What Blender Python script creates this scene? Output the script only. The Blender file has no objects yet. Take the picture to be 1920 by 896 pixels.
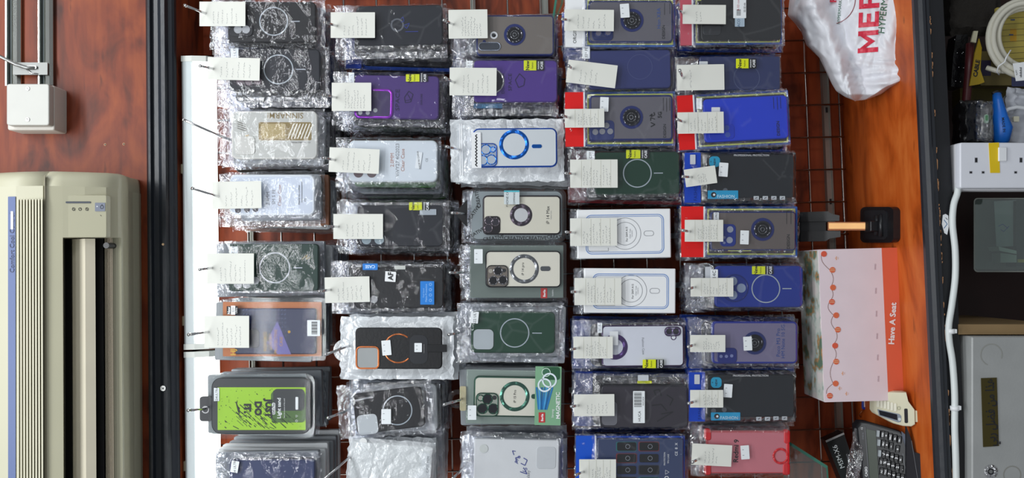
import bpy, math, random
from mathutils import Vector, Matrix, noise
random.seed(7)
S = bpy.context.scene
COL = S.collection
R = math.radians
# ------------------------------------------------------------------ camera
F_PX = 1475.0
TH, PH = R(2.3), R(1.5)
CAM = Vector((-1.8 * math.tan(TH), -1.8, 1.6))
_F = Vector((math.sin(TH), math.cos(TH), 0)); _U0 = Vector((math.cos(TH), -math.sin(TH), 0)); _R0 = Vector((0, 0, -1))
_R = math.cos(PH) * _R0 - math.sin(PH) * _U0
_U = math.cos(PH) * _U0 + math.sin(PH) * _R0
cd = bpy.data.cameras.new('camera'); cam = bpy.data.objects.new('camera', cd); COL.objects.link(cam)
cam.matrix_world = Matrix(((_R.x, _U.x, -_F.x, CAM.x), (_R.y, _U.y, -_F.y, CAM.y), (_R.z, _U.z, -_F.z, CAM.z), (0, 0, 0, 1)))
cd.sensor_width = 36; cd.lens = 36 * F_PX / 1920; cd.clip_start = .05
S.camera = cam
# ------------------------------------------------------------------ light
S.view_settings.view_transform = 'Standard'; S.view_settings.look = 'None'
S.view_settings.exposure = 0.08; S.view_settings.gamma = 1; S.view_settings.use_curve_mapping = False
try: S.cycles.transparent_max_bounces = 24; S.cycles.max_bounces = 8
except Exception: pass
wd = bpy.data.worlds.new('shop'); S.world = wd; wd.use_nodes = True
wd.node_tree.nodes['Background'].inputs[0].default_value = (.9, .95, 1, 1)
wd.node_tree.nodes['Background'].inputs[1].default_value = .24
def area(name, loc, target, sx, sy, power, col=(1, .97, .93)):
    l = bpy.data.lights.new(name, 'AREA'); l.shape = 'RECTANGLE'; l.size = sx; l.size_y = sy; l.energy = power; l.color = col
    o = bpy.data.objects.new(name, l); COL.objects.link(o); o.location = loc
    o.rotation_euler = (Vector(target) - Vector(loc)).to_track_quat('-Z', 'Y').to_euler()
    return o
area('ceiling_and_glint_light', (.35, -1.2, 3.2), (.1, 0, 1.5), 2.2, .10, 19, (.95, .98, 1))
area('ceiling_and_glint_light', (-.5, -2.6, 3.75), (-.1, 0, 1.4), 2.6, .2, 33, (.95, .98, 1))
area('ceiling_and_glint_light', (.6, -3.9, 3.3), (.1, 0, 1.4), 2.6, .08, 11, (.95, .98, 1))  # added tube behind the camera, put in for glints on the film
area('ceiling_and_glint_light', (-.9, -5.4, 3.3), (-.1, 0, 1.4), 2.6, .08, 13, (.95, .98, 1))  # second added tube, farther back, also there only for film glints
area('added_side_light', (2.6, -2.6, 1.9), (0, 0, 1.5), .5, 1.4, 14, (.95, .98, 1))  # added side light with no known window, for more varied film reflections
# ------------------------------------------------------------------ pixel of the photo + distance from the wall -> point
def ray(px, py): return _F * F_PX + _R * (px - 960) + _U * (448 - py)
TILT = [0.0, 0.0, 0.0, 0.0]      # leaning things: extra distance from the wall per px, about a px
def W(px, py, h):
    d = ray(px, py)
    if TILT[1]:
        k = TILT[1] / .00105; d0 = ray(TILT[0], 448); zr = CAM.z + d0.z * (-h - CAM.y) / d0.y
        t = (h + k * (zr - CAM.z) + CAM.y) / (k * d.z - d.y)
    else: t = (-h - CAM.y) / d.y
    return CAM + d * t
def WZ(px, py, z):
    d = ray(px, py); t = (z - CAM.z) / d.z
    return CAM + d * t
# ------------------------------------------------------------------ materials
def lin(c):
    if isinstance(c, str): c = tuple(int(c[i:i + 2], 16) / 255 for i in (0, 2, 4))
    return tuple((v / 12.92 if v <= .04045 else ((v + .055) / 1.055) ** 2.4) for v in c[:3]) + (1,)
_m = {}
def mat(hexc, rough=.5, metal=0, spec=.5, coat=0, alpha=1, bump=0, bscale=200, mottle=0, mscale=20):
    key = (hexc, rough, metal, spec, coat, alpha, bump, bscale, mottle, mscale)
    if key in _m: return _m[key]
    m = bpy.data.materials.new('mat_' + hexc); m.use_nodes = True; nt = m.node_tree; p = nt.nodes['Principled BSDF']
    c = lin(hexc); p.inputs['Base Color'].default_value = c; p.inputs['Roughness'].default_value = rough; p.inputs['Metallic'].default_value = metal
    p.inputs['Specular IOR Level'].default_value = spec; p.inputs['Coat Weight'].default_value = coat; p.inputs['Alpha'].default_value = alpha
    tc = nt.nodes.new('ShaderNodeTexCoord')
    n = nt.nodes.new('ShaderNodeTexNoise'); n.inputs['Scale'].default_value = mscale; n.inputs['Detail'].default_value = 6
    nt.links.new(tc.outputs['Object'], n.inputs['Vector'])
    mx = nt.nodes.new('ShaderNodeMix'); mx.data_type = 'RGBA'
    k = mottle if mottle else .06
    mx.inputs[6].default_value = tuple(v * (1 - k) for v in c[:3]) + (1,); mx.inputs[7].default_value = tuple(min(1, v * (1 + k)) for v in c[:3]) + (1,)
    nt.links.new(n.outputs['Fac'], mx.inputs[0]); nt.links.new(mx.outputs[2], p.inputs['Base Color'])
    if bump:
        n2 = nt.nodes.new('ShaderNodeTexNoise'); n2.inputs['Scale'].default_value = bscale; n2.inputs['Detail'].default_value = 4
        nt.links.new(tc.outputs['Object'], n2.inputs['Vector'])
        b = nt.nodes.new('ShaderNodeBump'); b.inputs['Strength'].default_value = bump; b.inputs['Distance'].default_value = .002
        nt.links.new(n2.outputs['Fac'], b.inputs['Height']); nt.links.new(b.outputs[0], p.inputs['Normal'])
    _m[key] = m; return m
def wood(name, dark, mid, light, rough=.35, mott=1.0):
    m = bpy.data.materials.new(name); m.use_nodes = True; nt = m.node_tree; N = nt.nodes; L = nt.links; p = N['Principled BSDF']
    tc = N.new('ShaderNodeTexCoord')
    def nz(scale, sx, det, dist=0):
        mp = N.new('ShaderNodeMapping'); mp.inputs['Scale'].default_value = (sx, 1, 1); L.new(tc.outputs['Object'], mp.inputs[0])
        n = N.new('ShaderNodeTexNoise'); n.inputs['Scale'].default_value = scale; n.inputs['Detail'].default_value = det; n.inputs['Distortion'].default_value = dist
        L.new(mp.outputs[0], n.inputs['Vector']); return n
    a = nz(9, .45, 8, 1.6); b = nz(60, .12, 5, .3); c = nz(42, .22, 2, .5)
    mx = N.new('ShaderNodeMath'); mx.operation = 'MULTIPLY_ADD'; L.new(b.outputs['Fac'], mx.inputs[0]); mx.inputs[1].default_value = .35; L.new(a.outputs['Fac'], mx.inputs[2])
    r = N.new('ShaderNodeValToRGB'); L.new(mx.outputs[0], r.inputs[0])
    e = r.color_ramp.elements; e[0].position = .48; e[0].color = lin(dark); e[1].position = .9; e[1].color = lin(light)
    k = e.new(.66); k.color = lin(mid)
    r2 = N.new('ShaderNodeValToRGB'); L.new(c.outputs['Fac'], r2.inputs[0])
    f = r2.color_ramp.elements; f[0].position = .27; f[0].color = (.35, .3, .3, 1); f[1].position = .36; f[1].color = (1, 1, 1, 1)
    mm = N.new('ShaderNodeMix'); mm.data_type = 'RGBA'; mm.blend_type = 'MULTIPLY'; mm.inputs[0].default_value = .8 * mott
    L.new(r.outputs[0], mm.inputs[6]); L.new(r2.outputs[0], mm.inputs[7]); L.new(mm.outputs[2], p.inputs['Base Color'])
    p.inputs['Roughness'].default_value = rough; p.inputs['Specular IOR Level'].default_value = .35
    return m
WOOD = wood('laminate_wood', '43190c', '773116', '96481f', .5)
WOOD_S = wood('shelf_wood', '9a400f', 'c25a1e', 'd87432', .45)
WOOD_N = wood('niche_wood', '5a2310', '8c3c1e', 'a04a26', .45, .6)
def film(name, tint, haze=.10, scale=55, rough=.13, edge=1.0, gl=.10, bmp=.85, fc=.30):
    m = bpy.data.materials.new(name); m.use_nodes = True; nt = m.node_tree; N = nt.nodes; L = nt.links
    for n in list(N):
        if n.type == 'BSDF_PRINCIPLED': N.remove(n)
    out = N['Material Output']
    tc = N.new('ShaderNodeTexCoord'); oi = N.new('ShaderNodeObjectInfo')
    mp = N.new('ShaderNodeMapping'); L.new(tc.outputs['Object'], mp.inputs[0])
    ml = N.new('ShaderNodeMath'); ml.operation = 'MULTIPLY'; ml.inputs[1].default_value = 3.7; L.new(oi.outputs['Random'], ml.inputs[0]); L.new(ml.outputs[0], mp.inputs['Location'])
    nz = N.new('ShaderNodeTexNoise'); nz.inputs['Scale'].default_value = scale * .45; nz.inputs['Detail'].default_value = 3; nz.inputs['Distortion'].default_value = 1.2; L.new(mp.outputs[0], nz.inputs['Vector'])
    va = N.new('ShaderNodeVectorMath'); va.operation = 'MULTIPLY_ADD'; L.new(nz.outputs['Color'], va.inputs[0]); va.inputs[1].default_value = (.03, .03, .03); L.new(mp.outputs[0], va.inputs[2])
    vo = N.new('ShaderNodeTexVoronoi'); vo.feature = 'DISTANCE_TO_EDGE'; vo.inputs['Scale'].default_value = scale; L.new(va.outputs[0], vo.inputs['Vector'])
    rg = N.new('ShaderNodeTexNoise'); rg.inputs['Scale'].default_value = scale * 1.1; rg.inputs['Detail'].default_value = 5; rg.inputs['Roughness'].default_value = .6; L.new(va.outputs[0], rg.inputs['Vector'])
    ad = N.new('ShaderNodeMath'); ad.operation = 'MULTIPLY_ADD'; L.new(vo.outputs['Distance'], ad.inputs[0]); ad.inputs[1].default_value = 1.4; L.new(rg.outputs['Fac'], ad.inputs[2])
    bp = N.new('ShaderNodeBump'); bp.inputs['Strength'].default_value = bmp; bp.inputs['Distance'].default_value = .006; L.new(ad.outputs[0], bp.inputs['Height'])
    tr = N.new('ShaderNodeBsdfTransparent'); tr.inputs[0].default_value = tint
    gs = N.new('ShaderNodeBsdfGlossy'); gs.inputs['Roughness'].default_value = rough; gs.inputs['Color'].default_value = (1, 1, 1, 1); L.new(bp.outputs[0], gs.inputs['Normal'])
    df = N.new('ShaderNodeBsdfDiffuse'); df.inputs[0].default_value = (.92, .95, .98, 1); L.new(bp.outputs[0], df.inputs['Normal'])
    # film creases: stress whitening, plus white painted in for highlight streaks
    cr = N.new('ShaderNodeValToRGB'); L.new(vo.outputs['Distance'], cr.inputs[0]); ce = cr.color_ramp.elements
    ce[0].position = 0; ce[0].color = (1, 1, 1, 1); ce[1].position = .05; ce[1].color = (0, 0, 0, 1)
    g2 = N.new('ShaderNodeMath'); g2.operation = 'GREATER_THAN'; g2.inputs[1].default_value = .5; L.new(nz.outputs['Fac'], g2.inputs[0])
    cm = N.new('ShaderNodeMath'); cm.operation = 'MULTIPLY'; L.new(cr.outputs[0], cm.inputs[0]); L.new(g2.outputs[0], cm.inputs[1])
    hz = N.new('ShaderNodeMath'); hz.operation = 'MULTIPLY_ADD'; hz.inputs[1].default_value = .30 * edge; hz.inputs[2].default_value = haze; L.new(cm.outputs[0], hz.inputs[0])
    m1 = N.new('ShaderNodeMixShader'); L.new(hz.outputs[0], m1.inputs[0]); L.new(tr.outputs[0], m1.inputs[1]); L.new(df.outputs[0], m1.inputs[2])
    lw = N.new('ShaderNodeLayerWeight'); lw.inputs[0].default_value = .22; L.new(bp.outputs[0], lw.inputs['Normal'])
    f2 = N.new('ShaderNodeMath'); f2.operation = 'MULTIPLY_ADD'; L.new(lw.outputs['Facing'], f2.inputs[0]); f2.inputs[1].default_value = fc; f2.inputs[2].default_value = gl
    m2 = N.new('ShaderNodeMixShader'); L.new(f2.outputs[0], m2.inputs[0]); L.new(m1.outputs[0], m2.inputs[1]); L.new(gs.outputs[0], m2.inputs[2])
    L.new(m2.outputs[0], out.inputs['Surface']); return m
FILM = film('clear_crinkled_film', (.98, .985, 1, 1), .0, 15, .08, .08, .06, .42, .2)
FILM_FLAP = film('crinkled_flap_film', (.96, .97, 1, 1), .0, 50, .09, .5, .15, .6)
FILM_B = film('rear_film', (.95, .96, .98, 1), .0, 40, .12, .5, .06)
HARD = film('clear_blister', (.96, .97, .97, 1), .015, 6, .08, .0, .02, .05, .1)
FROST = film('frosted_pouch', (.9, .93, .95, 1), .55, 25, .2, .8)
GLASS = film('green_tinted_glass', (.82, .93, .9, 1), .02, 3, .03, 0)
def emit(c, s):
    m = bpy.data.materials.new('lit_diffuser'); m.use_nodes = True; nt = m.node_tree; p = nt.nodes['Principled BSDF']
    p.inputs['Base Color'].default_value = (.9, .9, .9, 1); p.inputs['Emission Color'].default_value = c; p.inputs['Emission Strength'].default_value = s; return m
TUBE = emit((.95, 1, .97, 1), 4.0)
CHROME = mat('d8d8da', .18, 1); STEEL = mat('a9aaa8', .35, 1); WIRE = mat('b9b2ae', .25, 1)
PAPER = mat('e6e7df', .8, mottle=.03); WHITE = mat('f2f4f6', .4); STICK = mat('eef3f6', .6)
BLACK = mat('16171b', .4); INK = mat('1c1d22', .6); GREYINK = mat('8d9095', .8); BLUEINK = mat('2a3b8f', .6)
YEL = mat('dfe81a', .5); RED = mat('e01a1a', .4); BLUEB = mat('2458a8', .4); YB = mat('d6e070', .5)
RINGW = mat('a9b4bc', .5); HOLE = mat('b9bcc0', .6)
# ------------------------------------------------------------------ mesh building
class MB:
    def __init__(s): s.v = []; s.f = []; s.mi = []; s.mats = []; s.sm = []
    def m(s, m):
        if m not in s.mats: s.mats.append(m)
        return s.mats.index(m)
    def add(s, vs, fs, m, smooth=False):
        o = len(s.v); s.v += [Vector(v) for v in vs]; k = s.m(m)
        for f in fs: s.f.append([o + i for i in f]); s.mi.append(k); s.sm.append(smooth)
    def build(s, name, parent=None, origin=None):
        org = origin if origin is not None else (Vector(parent['_o']) if parent is not None else (sum(s.v, Vector()) / max(1, len(s.v))))
        me = bpy.data.meshes.new(name); me.from_pydata([v - org for v in s.v], [], s.f)
        for m in s.mats: me.materials.append(m)
        me.polygons.foreach_set('material_index', s.mi); me.polygons.foreach_set('use_smooth', s.sm); me.update()
        o = bpy.data.objects.new(name, me); COL.objects.link(o)
        if parent is not None:
            o.parent = parent; o['_o'] = parent['_o']
        else: o.location = org; o['_o'] = tuple(org)
        return o
    # --- shapes. pts are photo pixels; h = distance in front of the wall
    def poly(s, pts, h, m): s.add([W(x, y, h) for x, y in pts], [list(range(len(pts)))], m)
    def prism(s, pts, h0, h1, m, bev=0, top=None, inner=None):
        """outline at h1, straight back to h0; inner(k) gives the outline inset by k px"""
        rings = []
        n = len(pts)
        if bev and inner:
            w = .00108
            prof = [(0, h0), (0, h1 - bev), (.3 * bev, h1 - .3 * bev), (bev, h1)]
            for ins, hh in prof:
                rings.append([Vector((p.x, p.y + h1 - hh, p.z)) for p in (W(x, y, h1) for x, y in inner(ins / w))])
        else:
            base = [W(x, y, h1) for x, y in pts]
            rings = [[Vector((p.x, p.y + h1 - hh, p.z)) for p in base] for hh in (h0, h1)]
        vs = [v for r in rings for v in r]; fs = []
        for k in range(len(rings) - 1):
            for i in range(n): j = (i + 1) % n; fs.append((k * n + i, k * n + j, (k + 1) * n + j, (k + 1) * n + i))
        s.add(vs, fs, m, bool(bev)); s.add(rings[-1], [list(range(n))], top or m); s.add(rings[0], [list(range(n))[::-1]], m)
    def slab(s, rc, r, h0, h1, m, bev=0, ang=0, piv=None, top=None):
        fn = lambda k: rr(rc[0] + k, rc[1] + k, rc[2] - k, rc[3] - k, max(.3, r - k), ang, piv)
        s.prism(fn(0), h0, h1, m, bev, top, fn if bev else None)
    def band(s, po, pi, h, m, th=.0003):
        a = [W(x, y, h) for x, y in po]; b = [W(x, y, h) for x, y in pi]; n = len(a)
        s.add(a + b, [(i, (i + 1) % n, n + (i + 1) % n, n + i) for i in range(n)], m)
    def ring(s, cx, cy, r0, r1, h, m, wav=0, a0=0, a1=360, seg=48):
        full = a1 - a0 >= 360; n = seg; vs = []
        for i in range(n + (0 if full else 1)):
            a = R(a0 + (a1 - a0) * i / n)
            dh = wav * math.sin(a * 7) if wav else 0
            vs += [W(cx + r0 * math.cos(a), cy - r0 * math.sin(a), h), W(cx + (r0 + r1) / 2 * math.cos(a), cy - (r0 + r1) / 2 * math.sin(a), h + abs(wav) * 1.2 + dh), W(cx + r1 * math.cos(a), cy - r1 * math.sin(a), h)]
        t = len(vs) // 3; fs = []
        for i in range(n):
            j = (i + 1) % t if full else i + 1
            fs += [(3 * i, 3 * j, 3 * j + 1, 3 * i + 1), (3 * i + 1, 3 * j + 1, 3 * j + 2, 3 * i + 2)]
        s.add(vs, fs, m, False)
    def disc(s, cx, cy, r, h0, h1, m, seg=24, top=None):
        s.prism([(cx + r * math.cos(2 * math.pi * i / seg), cy + r * math.sin(2 * math.pi * i / seg)) for i in range(seg)], h0, h1, m, 0, top)
    def text(s, t, cx, cy, size, h, m, ang=90, align='C', bold=0, sx=1):
        vs, fs = glyphs(t, bold)
        if not vs: return
        xs = [v[0] for v in vs]; mx = (min(xs) + max(xs)) / 2 if align == 'C' else min(xs)
        ca, sa = math.cos(R(ang)), math.sin(R(ang)); out = []
        for x, y in vs:
            x = (x - mx) * size * sx; y = (y - .35) * size
            out.append(W(cx + x * ca - y * sa, cy - (x * sa + y * ca), h))
        s.add(out, fs, m)
    def stroke(s, pts, w, h, m):
        P = [Vector(p) for p in pts]
        for a, b in zip(P, P[1:]):
            d = b - a
            if d.length < 1e-6: continue
            n = Vector((-d.y, d.x)).normalized() * w / 2
            s.poly([tuple(a - n), tuple(b - n), tuple(b + n), tuple(a + n)], h, m)
    def tube(s, pts, r, m, seg=8, caps=True):
        pts = [Vector(p) for p in pts]; n = len(pts); vs = []; up = None
        for i, p in enumerate(pts):
            t = (pts[min(i + 1, n - 1)] - pts[max(i - 1, 0)]).normalized()
            if up is None: up = t.orthogonal().normalized()
            up = (up - t * up.dot(t)).normalized(); bi = t.cross(up)
            rr_ = r[i] if isinstance(r, (list, tuple)) else r
            vs += [p + (up * math.cos(2 * math.pi * k / seg) + bi * math.sin(2 * math.pi * k / seg)) * rr_ for k in range(seg)]
        fs = [(i * seg + k, i * seg + (k + 1) % seg, (i + 1) * seg + (k + 1) % seg, (i + 1) * seg + k) for i in range(n - 1) for k in range(seg)]
        if caps: fs += [tuple(range(seg))[::-1], tuple((n - 1) * seg + k for k in range(seg))]
        s.add(vs, fs, m, True)
    def xext(s, prof, x0, x1, m, smooth=False, closed=True):
        """profile of (y,z) swept along the world x axis"""
        n = len(prof); vs = [Vector((x0, y, z)) for y, z in prof] + [Vector((x1, y, z)) for y, z in prof]
        fs = [(i, (i + 1) % n, n + (i + 1) % n, n + i) for i in range(n if closed else n - 1)]
        s.add(vs, fs, m, smooth)
        if closed: s.add(vs, [tuple(range(n))[::-1], tuple(range(n, 2 * n))], m)
    def box(s, a, b, m):
        x0, y0, z0 = a; x1, y1, z1 = b
        vs = [(x, y, z) for x in (x0, x1) for y in (y0, y1) for z in (z0, z1)]
        s.add(vs, [(0, 1, 3, 2), (4, 6, 7, 5), (0, 4, 5, 1), (2, 3, 7, 6), (0, 2, 6, 4), (1, 5, 7, 3)], m)
def rot(p, ang, piv):
    if not ang: return p
    c, s_ = math.cos(R(ang)), math.sin(R(ang)); x, y = p[0] - piv[0], p[1] - piv[1]
    return (piv[0] + x * c + y * s_, piv[1] - x * s_ + y * c)
def rr(x0, y0, x1, y1, r, ang=0, piv=None, n=5):
    r = min(r, (x1 - x0) / 2 - .01, (y1 - y0) / 2 - .01); r = max(r, .05); o = []
    for cx, cy, a in ((x1 - r, y1 - r, 0), (x0 + r, y1 - r, 90), (x0 + r, y0 + r, 180), (x1 - r, y0 + r, 270)):
        for i in range(n + 1): t = R(a + 90 * i / n); o.append((cx + r * math.cos(t), cy + r * math.sin(t)))
    piv = piv or ((x0 + x1) / 2, (y0 + y1) / 2)
    return [rot(p, ang, piv) for p in o]
_g = {}
def glyphs(t, bold=0):
    if (t, bold) in _g: return _g[(t, bold)]
    c = bpy.data.curves.new('lettering', 'FONT'); c.body = t; c.size = 1; c.resolution_u = 2; c.offset = bold
    o = bpy.data.objects.new('lettering', c); me = bpy.data.meshes.new_from_object(o)
    r = ([(v.co.x, v.co.y) for v in me.vertices], [tuple(p.vertices) for p in me.polygons])
    bpy.data.meshes.remove(me); bpy.data.objects.remove(o); bpy.data.curves.remove(c)
    _g[(t, bold)] = r; return r
def tag(o, label, cat, group=None):
    o['label'] = label; o['category'] = cat
    if group: o['group'] = group
    return o
def thing(name, loc, label, cat, group=None):
    o = bpy.data.objects.new(name, None); COL.objects.link(o); o.location = loc; o.empty_display_size = .02; o['_o'] = tuple(loc)
    return tag(o, label, cat, group)
def struct(mb, name, parent=None):
    o = mb.build(name, parent); o['kind'] = 'structure'; return o
# ------------------------------------------------------------------ the setting
XL, XR = -1.3, 1.3
H_UP = .15
Z_TOP = W(333, 448, H_UP).z                       # lower edge of the upper panel
Z0 = W(1590, 448, 0).z                            # shelf top
lo, hi = .1, .6
for _ in range(40):
    md = (lo + hi) / 2
    if W(1738, 448, md).z > Z0: hi = md
    else: lo = md
H_SH = lo
b = MB(); b.box((XL, 0, Z0 - .03), (XR, .02, Z_TOP + .02), WOOD_N); struct(b, 'wall_back')
b = MB(); b.box((XL, -H_UP, Z_TOP), (XR, .02, Z_TOP + .9), WOOD)
for sx_, sy_ in ((197, 271), (232, 270)):
    b.disc(sx_, sy_, 2.6, H_UP, H_UP + .0006, mat('b98a66', .8)); b.disc(sx_, sy_, 1.4, H_UP, H_UP + .0011, BLACK)
b.disc(305, 728 - 270 + 0, .1, H_UP, H_UP + .001, BLACK)
struct(b, 'wall_upper')
# black moulding along the lower edge of the upper panel
zA, zB = W(275, 448, H_UP + .015).z, W(328, 448, H_UP + .015).z
BLKW = mat('20242b', .35, bump=.25, bscale=60)
b = MB(); w_ = zA - zB
b.xext([(-H_UP + .001, zA), (-H_UP - .014, zA - .001), (-H_UP - .02, zA - .12 * w_), (-H_UP - .02, zA - .2 * w_), (-H_UP - .013, zA - .25 * w_), (-H_UP - .015, zA - .45 * w_),
        (-H_UP - .021, zA - .6 * w_), (-H_UP - .023, zA - .75 * w_), (-H_UP - .015, zA - .82 * w_), (-H_UP - .013, zB + .004), (-H_UP - .009, zB), (-H_UP + .001, zB)], XL, XR, BLKW, False)
b.disc(305.5, 728, 5, H_UP + .015, H_UP + .0245, STEEL); b.stroke([(303, 726), (308, 730)], 1.2, H_UP + .0248, INK); b.stroke([(308, 726), (303, 730)], 1.2, H_UP + .0248, INK)
b.disc(305.5, 458, 2.2, H_UP + .015, H_UP + .023, mat('c9a882', .8))
struct(b, 'trim_1')
# shelf
b = MB(); b.box((XL, -H_SH + .012, Z0 - .022), (XR, 0, Z0), WOOD_S)
struct(b, 'trim_2')
b = MB(); CH = mat('a87a55', .8)
def fr(px, h): return W(px, 448, h).z
zs = Z0
b.xext([(-H_SH + .013, zs + .001), (-H_SH + .004, zs + .0015), (-H_SH - .004, zs - .002), (-H_SH - .008, zs - .008), (-H_SH - .008, zs - .013), (-H_SH - .005, zs - .017), (-H_SH - .005, zs - .022), (-H_SH - .001, zs - .024), (-H_SH + .013, zs - .024)], XL, XR, mat('2a2d33', .3, bump=.3, bscale=50), False)
for k in range(46):   # chipped paint along the lower arris
    yy = random.uniform(-10, 900); ln = random.choice((4, 7, 12, 22))
    px_ = 1746 + (yy - 448) * .045 + 18
    z1 = zs - .0215 - random.uniform(0, .0015); xx = W(px_, yy, H_SH).x; l2 = ln * .0005
    b.add([(xx - l2, -H_SH - .0056, z1), (xx + l2, -H_SH - .0056, z1 + .0002), (xx + l2 * .7, -H_SH - .0056, z1 - .0018), (xx - l2 * .6, -H_SH - .0056, z1 - .001)], [(0, 1, 2, 3)], CH)
struct(b, 'trim_3')
# black rail below the shelf, cabinet cavity
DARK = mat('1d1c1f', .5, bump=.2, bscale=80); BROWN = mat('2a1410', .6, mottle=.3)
zr = zs - .024
b = MB(); b.box((XL, -H_SH + .02, zr - .027), (XR, -H_SH - .001, zr), mat('191a1e', .45, bump=.3, bscale=70)); struct(b, 'trim_4')
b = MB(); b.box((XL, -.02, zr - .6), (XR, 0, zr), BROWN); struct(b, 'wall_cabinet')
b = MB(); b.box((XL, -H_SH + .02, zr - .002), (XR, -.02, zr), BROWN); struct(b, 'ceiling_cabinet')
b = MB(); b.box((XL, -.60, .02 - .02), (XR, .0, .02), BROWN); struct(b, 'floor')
# ------------------------------------------------------------------ chrome wire grid and rails
hg = .022
grid = thing('wire_grid_panel', W(960, 448, hg), 'chrome wire grid panel fixed to the red-brown board, holding all the hooks', 'display grid')
zl = [W(1585 - 62.2 * k, 448, hg).z for k in range(20)]; x_lo, x_hi = -.86, .86
for k, z in enumerate(zl):
    b = MB(); b.tube([(XL, -hg, z), (XR, -hg, z)], .0026 if k % 19 else .0032, WIRE, 6); b.build('horizontal_wire', grid)
k = -3
for i in range(-3, 17):
    y_ = 441 + (i - 6) * 60.7
    x = W(1500, y_, hg).x
    b = MB(); b.tube([(x, -hg - .004, zl[0] - .006), (x, -hg - .004, zl[-1] + .03)], .002, WIRE, 6); b.build('vertical_wire', grid)
def xrail(px, wpx, h, label, m=STEEL):
    z1, z2 = W(px - wpx / 2, 448, h).z, W(px + wpx / 2, 448, h).z
    b = MB(); b.xext([(-.0005, z1), (-h, z1), (-h, z1 - .002), (-h + .003, z1 - .0025), (-h + .003, z2 + .0025), (-h, z2 + .002), (-h, z2), (-.0005, z2)], XL, XR, m)
    for j in range(12):
        x = XL + .1 + j * .21; b.box((x, -h + .0005, (z1 + z2) / 2 - .002), (x + .012, -h + .0028, (z1 + z2) / 2 + .002), INK)
    tag(b.build('slotted_rail'), label, 'rail')
RAILM = mat('9ea09a', .4, .6)
xrail(1561, 12, .014, 'grey slotted metal rail behind the grid, just above the shelf', RAILM)
xrail(1033, 14, .014, 'grey slotted metal rail behind the middle of the wire grid', RAILM)
xrail(897, 9, .014, 'narrow metal rail crossing behind the case with the brown-tinted clear back', RAILM)
xrail(470, 10, .014, 'grey slotted metal rail crossing behind the uppermost row of packs', RAILM)
# glass pieces
def slabpts(pts3, th, m, name, label, cat, edge=None):
    a, b_, c = pts3[0], pts3[1], pts3[2]; n = (b_ - a).cross(c - a).normalized() * th; k = len(pts3)
    mb = MB(); vs = list(pts3) + [p + n for p in pts3]
    mb.add(vs, [tuple(range(k)), tuple(range(k, 2 * k))[::-1]], m); mb.add(vs, [(i, (i + 1) % k, k + (i + 1) % k, k + i) for i in range(k)], edge or m)
    return tag(mb.build(name), label, cat)
GEDGE = mat('3f7f6d', .2, 0, .6)
slabpts([W(1470, 828, .12), W(1483, 836, .13), W(1549, 878, .16), W(1553, 930, .16), W(1470, 930, .12)], .006, GLASS, 'glass_shelf', 'green-edged clear glass pane with a cut corner beside the red translucent case', 'glass shelf', GEDGE)
slabpts([W(1058, -40, .10), W(1056, 5, .1), W(1040, 46, .12), W(1034, 70, .12), W(1050, -40, .10)], .006, GLASS, 'glass_shelf', 'narrow green glass edge showing beside the header printed ORGINA', 'glass shelf', GEDGE)
# ------------------------------------------------------------------ lamps
def batten(y0, y1, label):
    h = .135; x0, x1 = W(355, y1, h).x, W(355, y0, h).x
    z1, zm, z2 = W(345, 448, h).z, W(365, 448, h).z, W(401, 448, h).z
    t = thing('batten_lamp', ((x0 + x1) / 2, -h, z1), label, 'lamp', 'batten lamps under the upper panel')
    b = MB(); hm = mat('c9d2d4', .35); b.xext([(-h + .045, z1), (-h - .003, z1), (-h - .006, z1 - .004), (-h - .006, zm + .002), (-h, zm), (-h + .045, zm)], x0, x1, hm); b.build('housing', t)
    b = MB(); n = 9
    b.xext([(-h + .0225 - .0215 * math.cos(math.pi * i / n), zm - (zm - z2) * math.sin(math.pi * i / n) ** .7) for i in range(n + 1)], x0 + .012, x1 - .012, TUBE, True); b.build('diffuser', t)
    for xa in (x0, x1 - .012):
        b = MB(); b.xext([(-h + .046, z1), (-h - .007, z1), (-h - .007, zm), (-h - .002, z2 + .012), (-h + .01, z2 - .001), (-h + .035, z2 - .001), (-h + .046, z2 + .012)], xa, xa + .012, mat('d9dcd6', .4)); b.build('end_cap', t)
    for xc in (x0 + .05, x1 - .25):
        b = MB(); b.box((xc, -h + .005, z1), (xc + .02, -h + .03, Z_TOP), mat('c8c4a8', .5)); b.build('mounting_clip', t)
batten(106, 655, 'long lit white batten lamp whose end cap shows beside the dark slate case')
batten(659, 1150, 'second lit batten lamp, beside the green JUST DO IT pack and the navy case')
# ------------------------------------------------------------------ air conditioner
CR = mat('bcb9a0', .42, coat=0, mottle=.04, mscale=8); CR2 = mat('c4c0a8', .45, mottle=.08, mscale=8); CRG = mat('b4b3a8', .5, mottle=.06)
def zz(px, h): return W(px, 560, h).z
XA = W(100, 318, .33).x; XB = -1.2
ac = thing('air_conditioner', ((XA + XB) / 2, -.25, zz(120, .3)), 'cream wall-mounted air conditioner with ribbed grille, blue strip and open louver', 'air conditioner')
def prof(pts): return [(-h, zz(px, h)) for px, h in pts]
b = MB()
back = [(-H_UP - .001, zz(266, H_UP)), (-H_UP - .001, zz(-120, H_UP))]
p_ = prof([(262, .162), (250, .185), (231, .245), (228, .25), (197, .262), (194, .225), (120, .26), (118, .318), (86, .33), (84, .327), (81, .331), (30, .335), (0, .332), (-40, .32), (-90, .29)]) + [back[1], back[0]]
XM = W(150, 447, .27).x
b.xext(p_, XB, XM, CR, False)
p_ = prof([(262, .162), (250, .185), (231, .245), (228, .252), (222, .262), (200, .281), (160, .301), (118, .318), (86, .33), (84, .327), (81, .331), (30, .335), (0, .332), (-40, .32), (-90, .29)]) + [back[1], back[0]]
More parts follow.
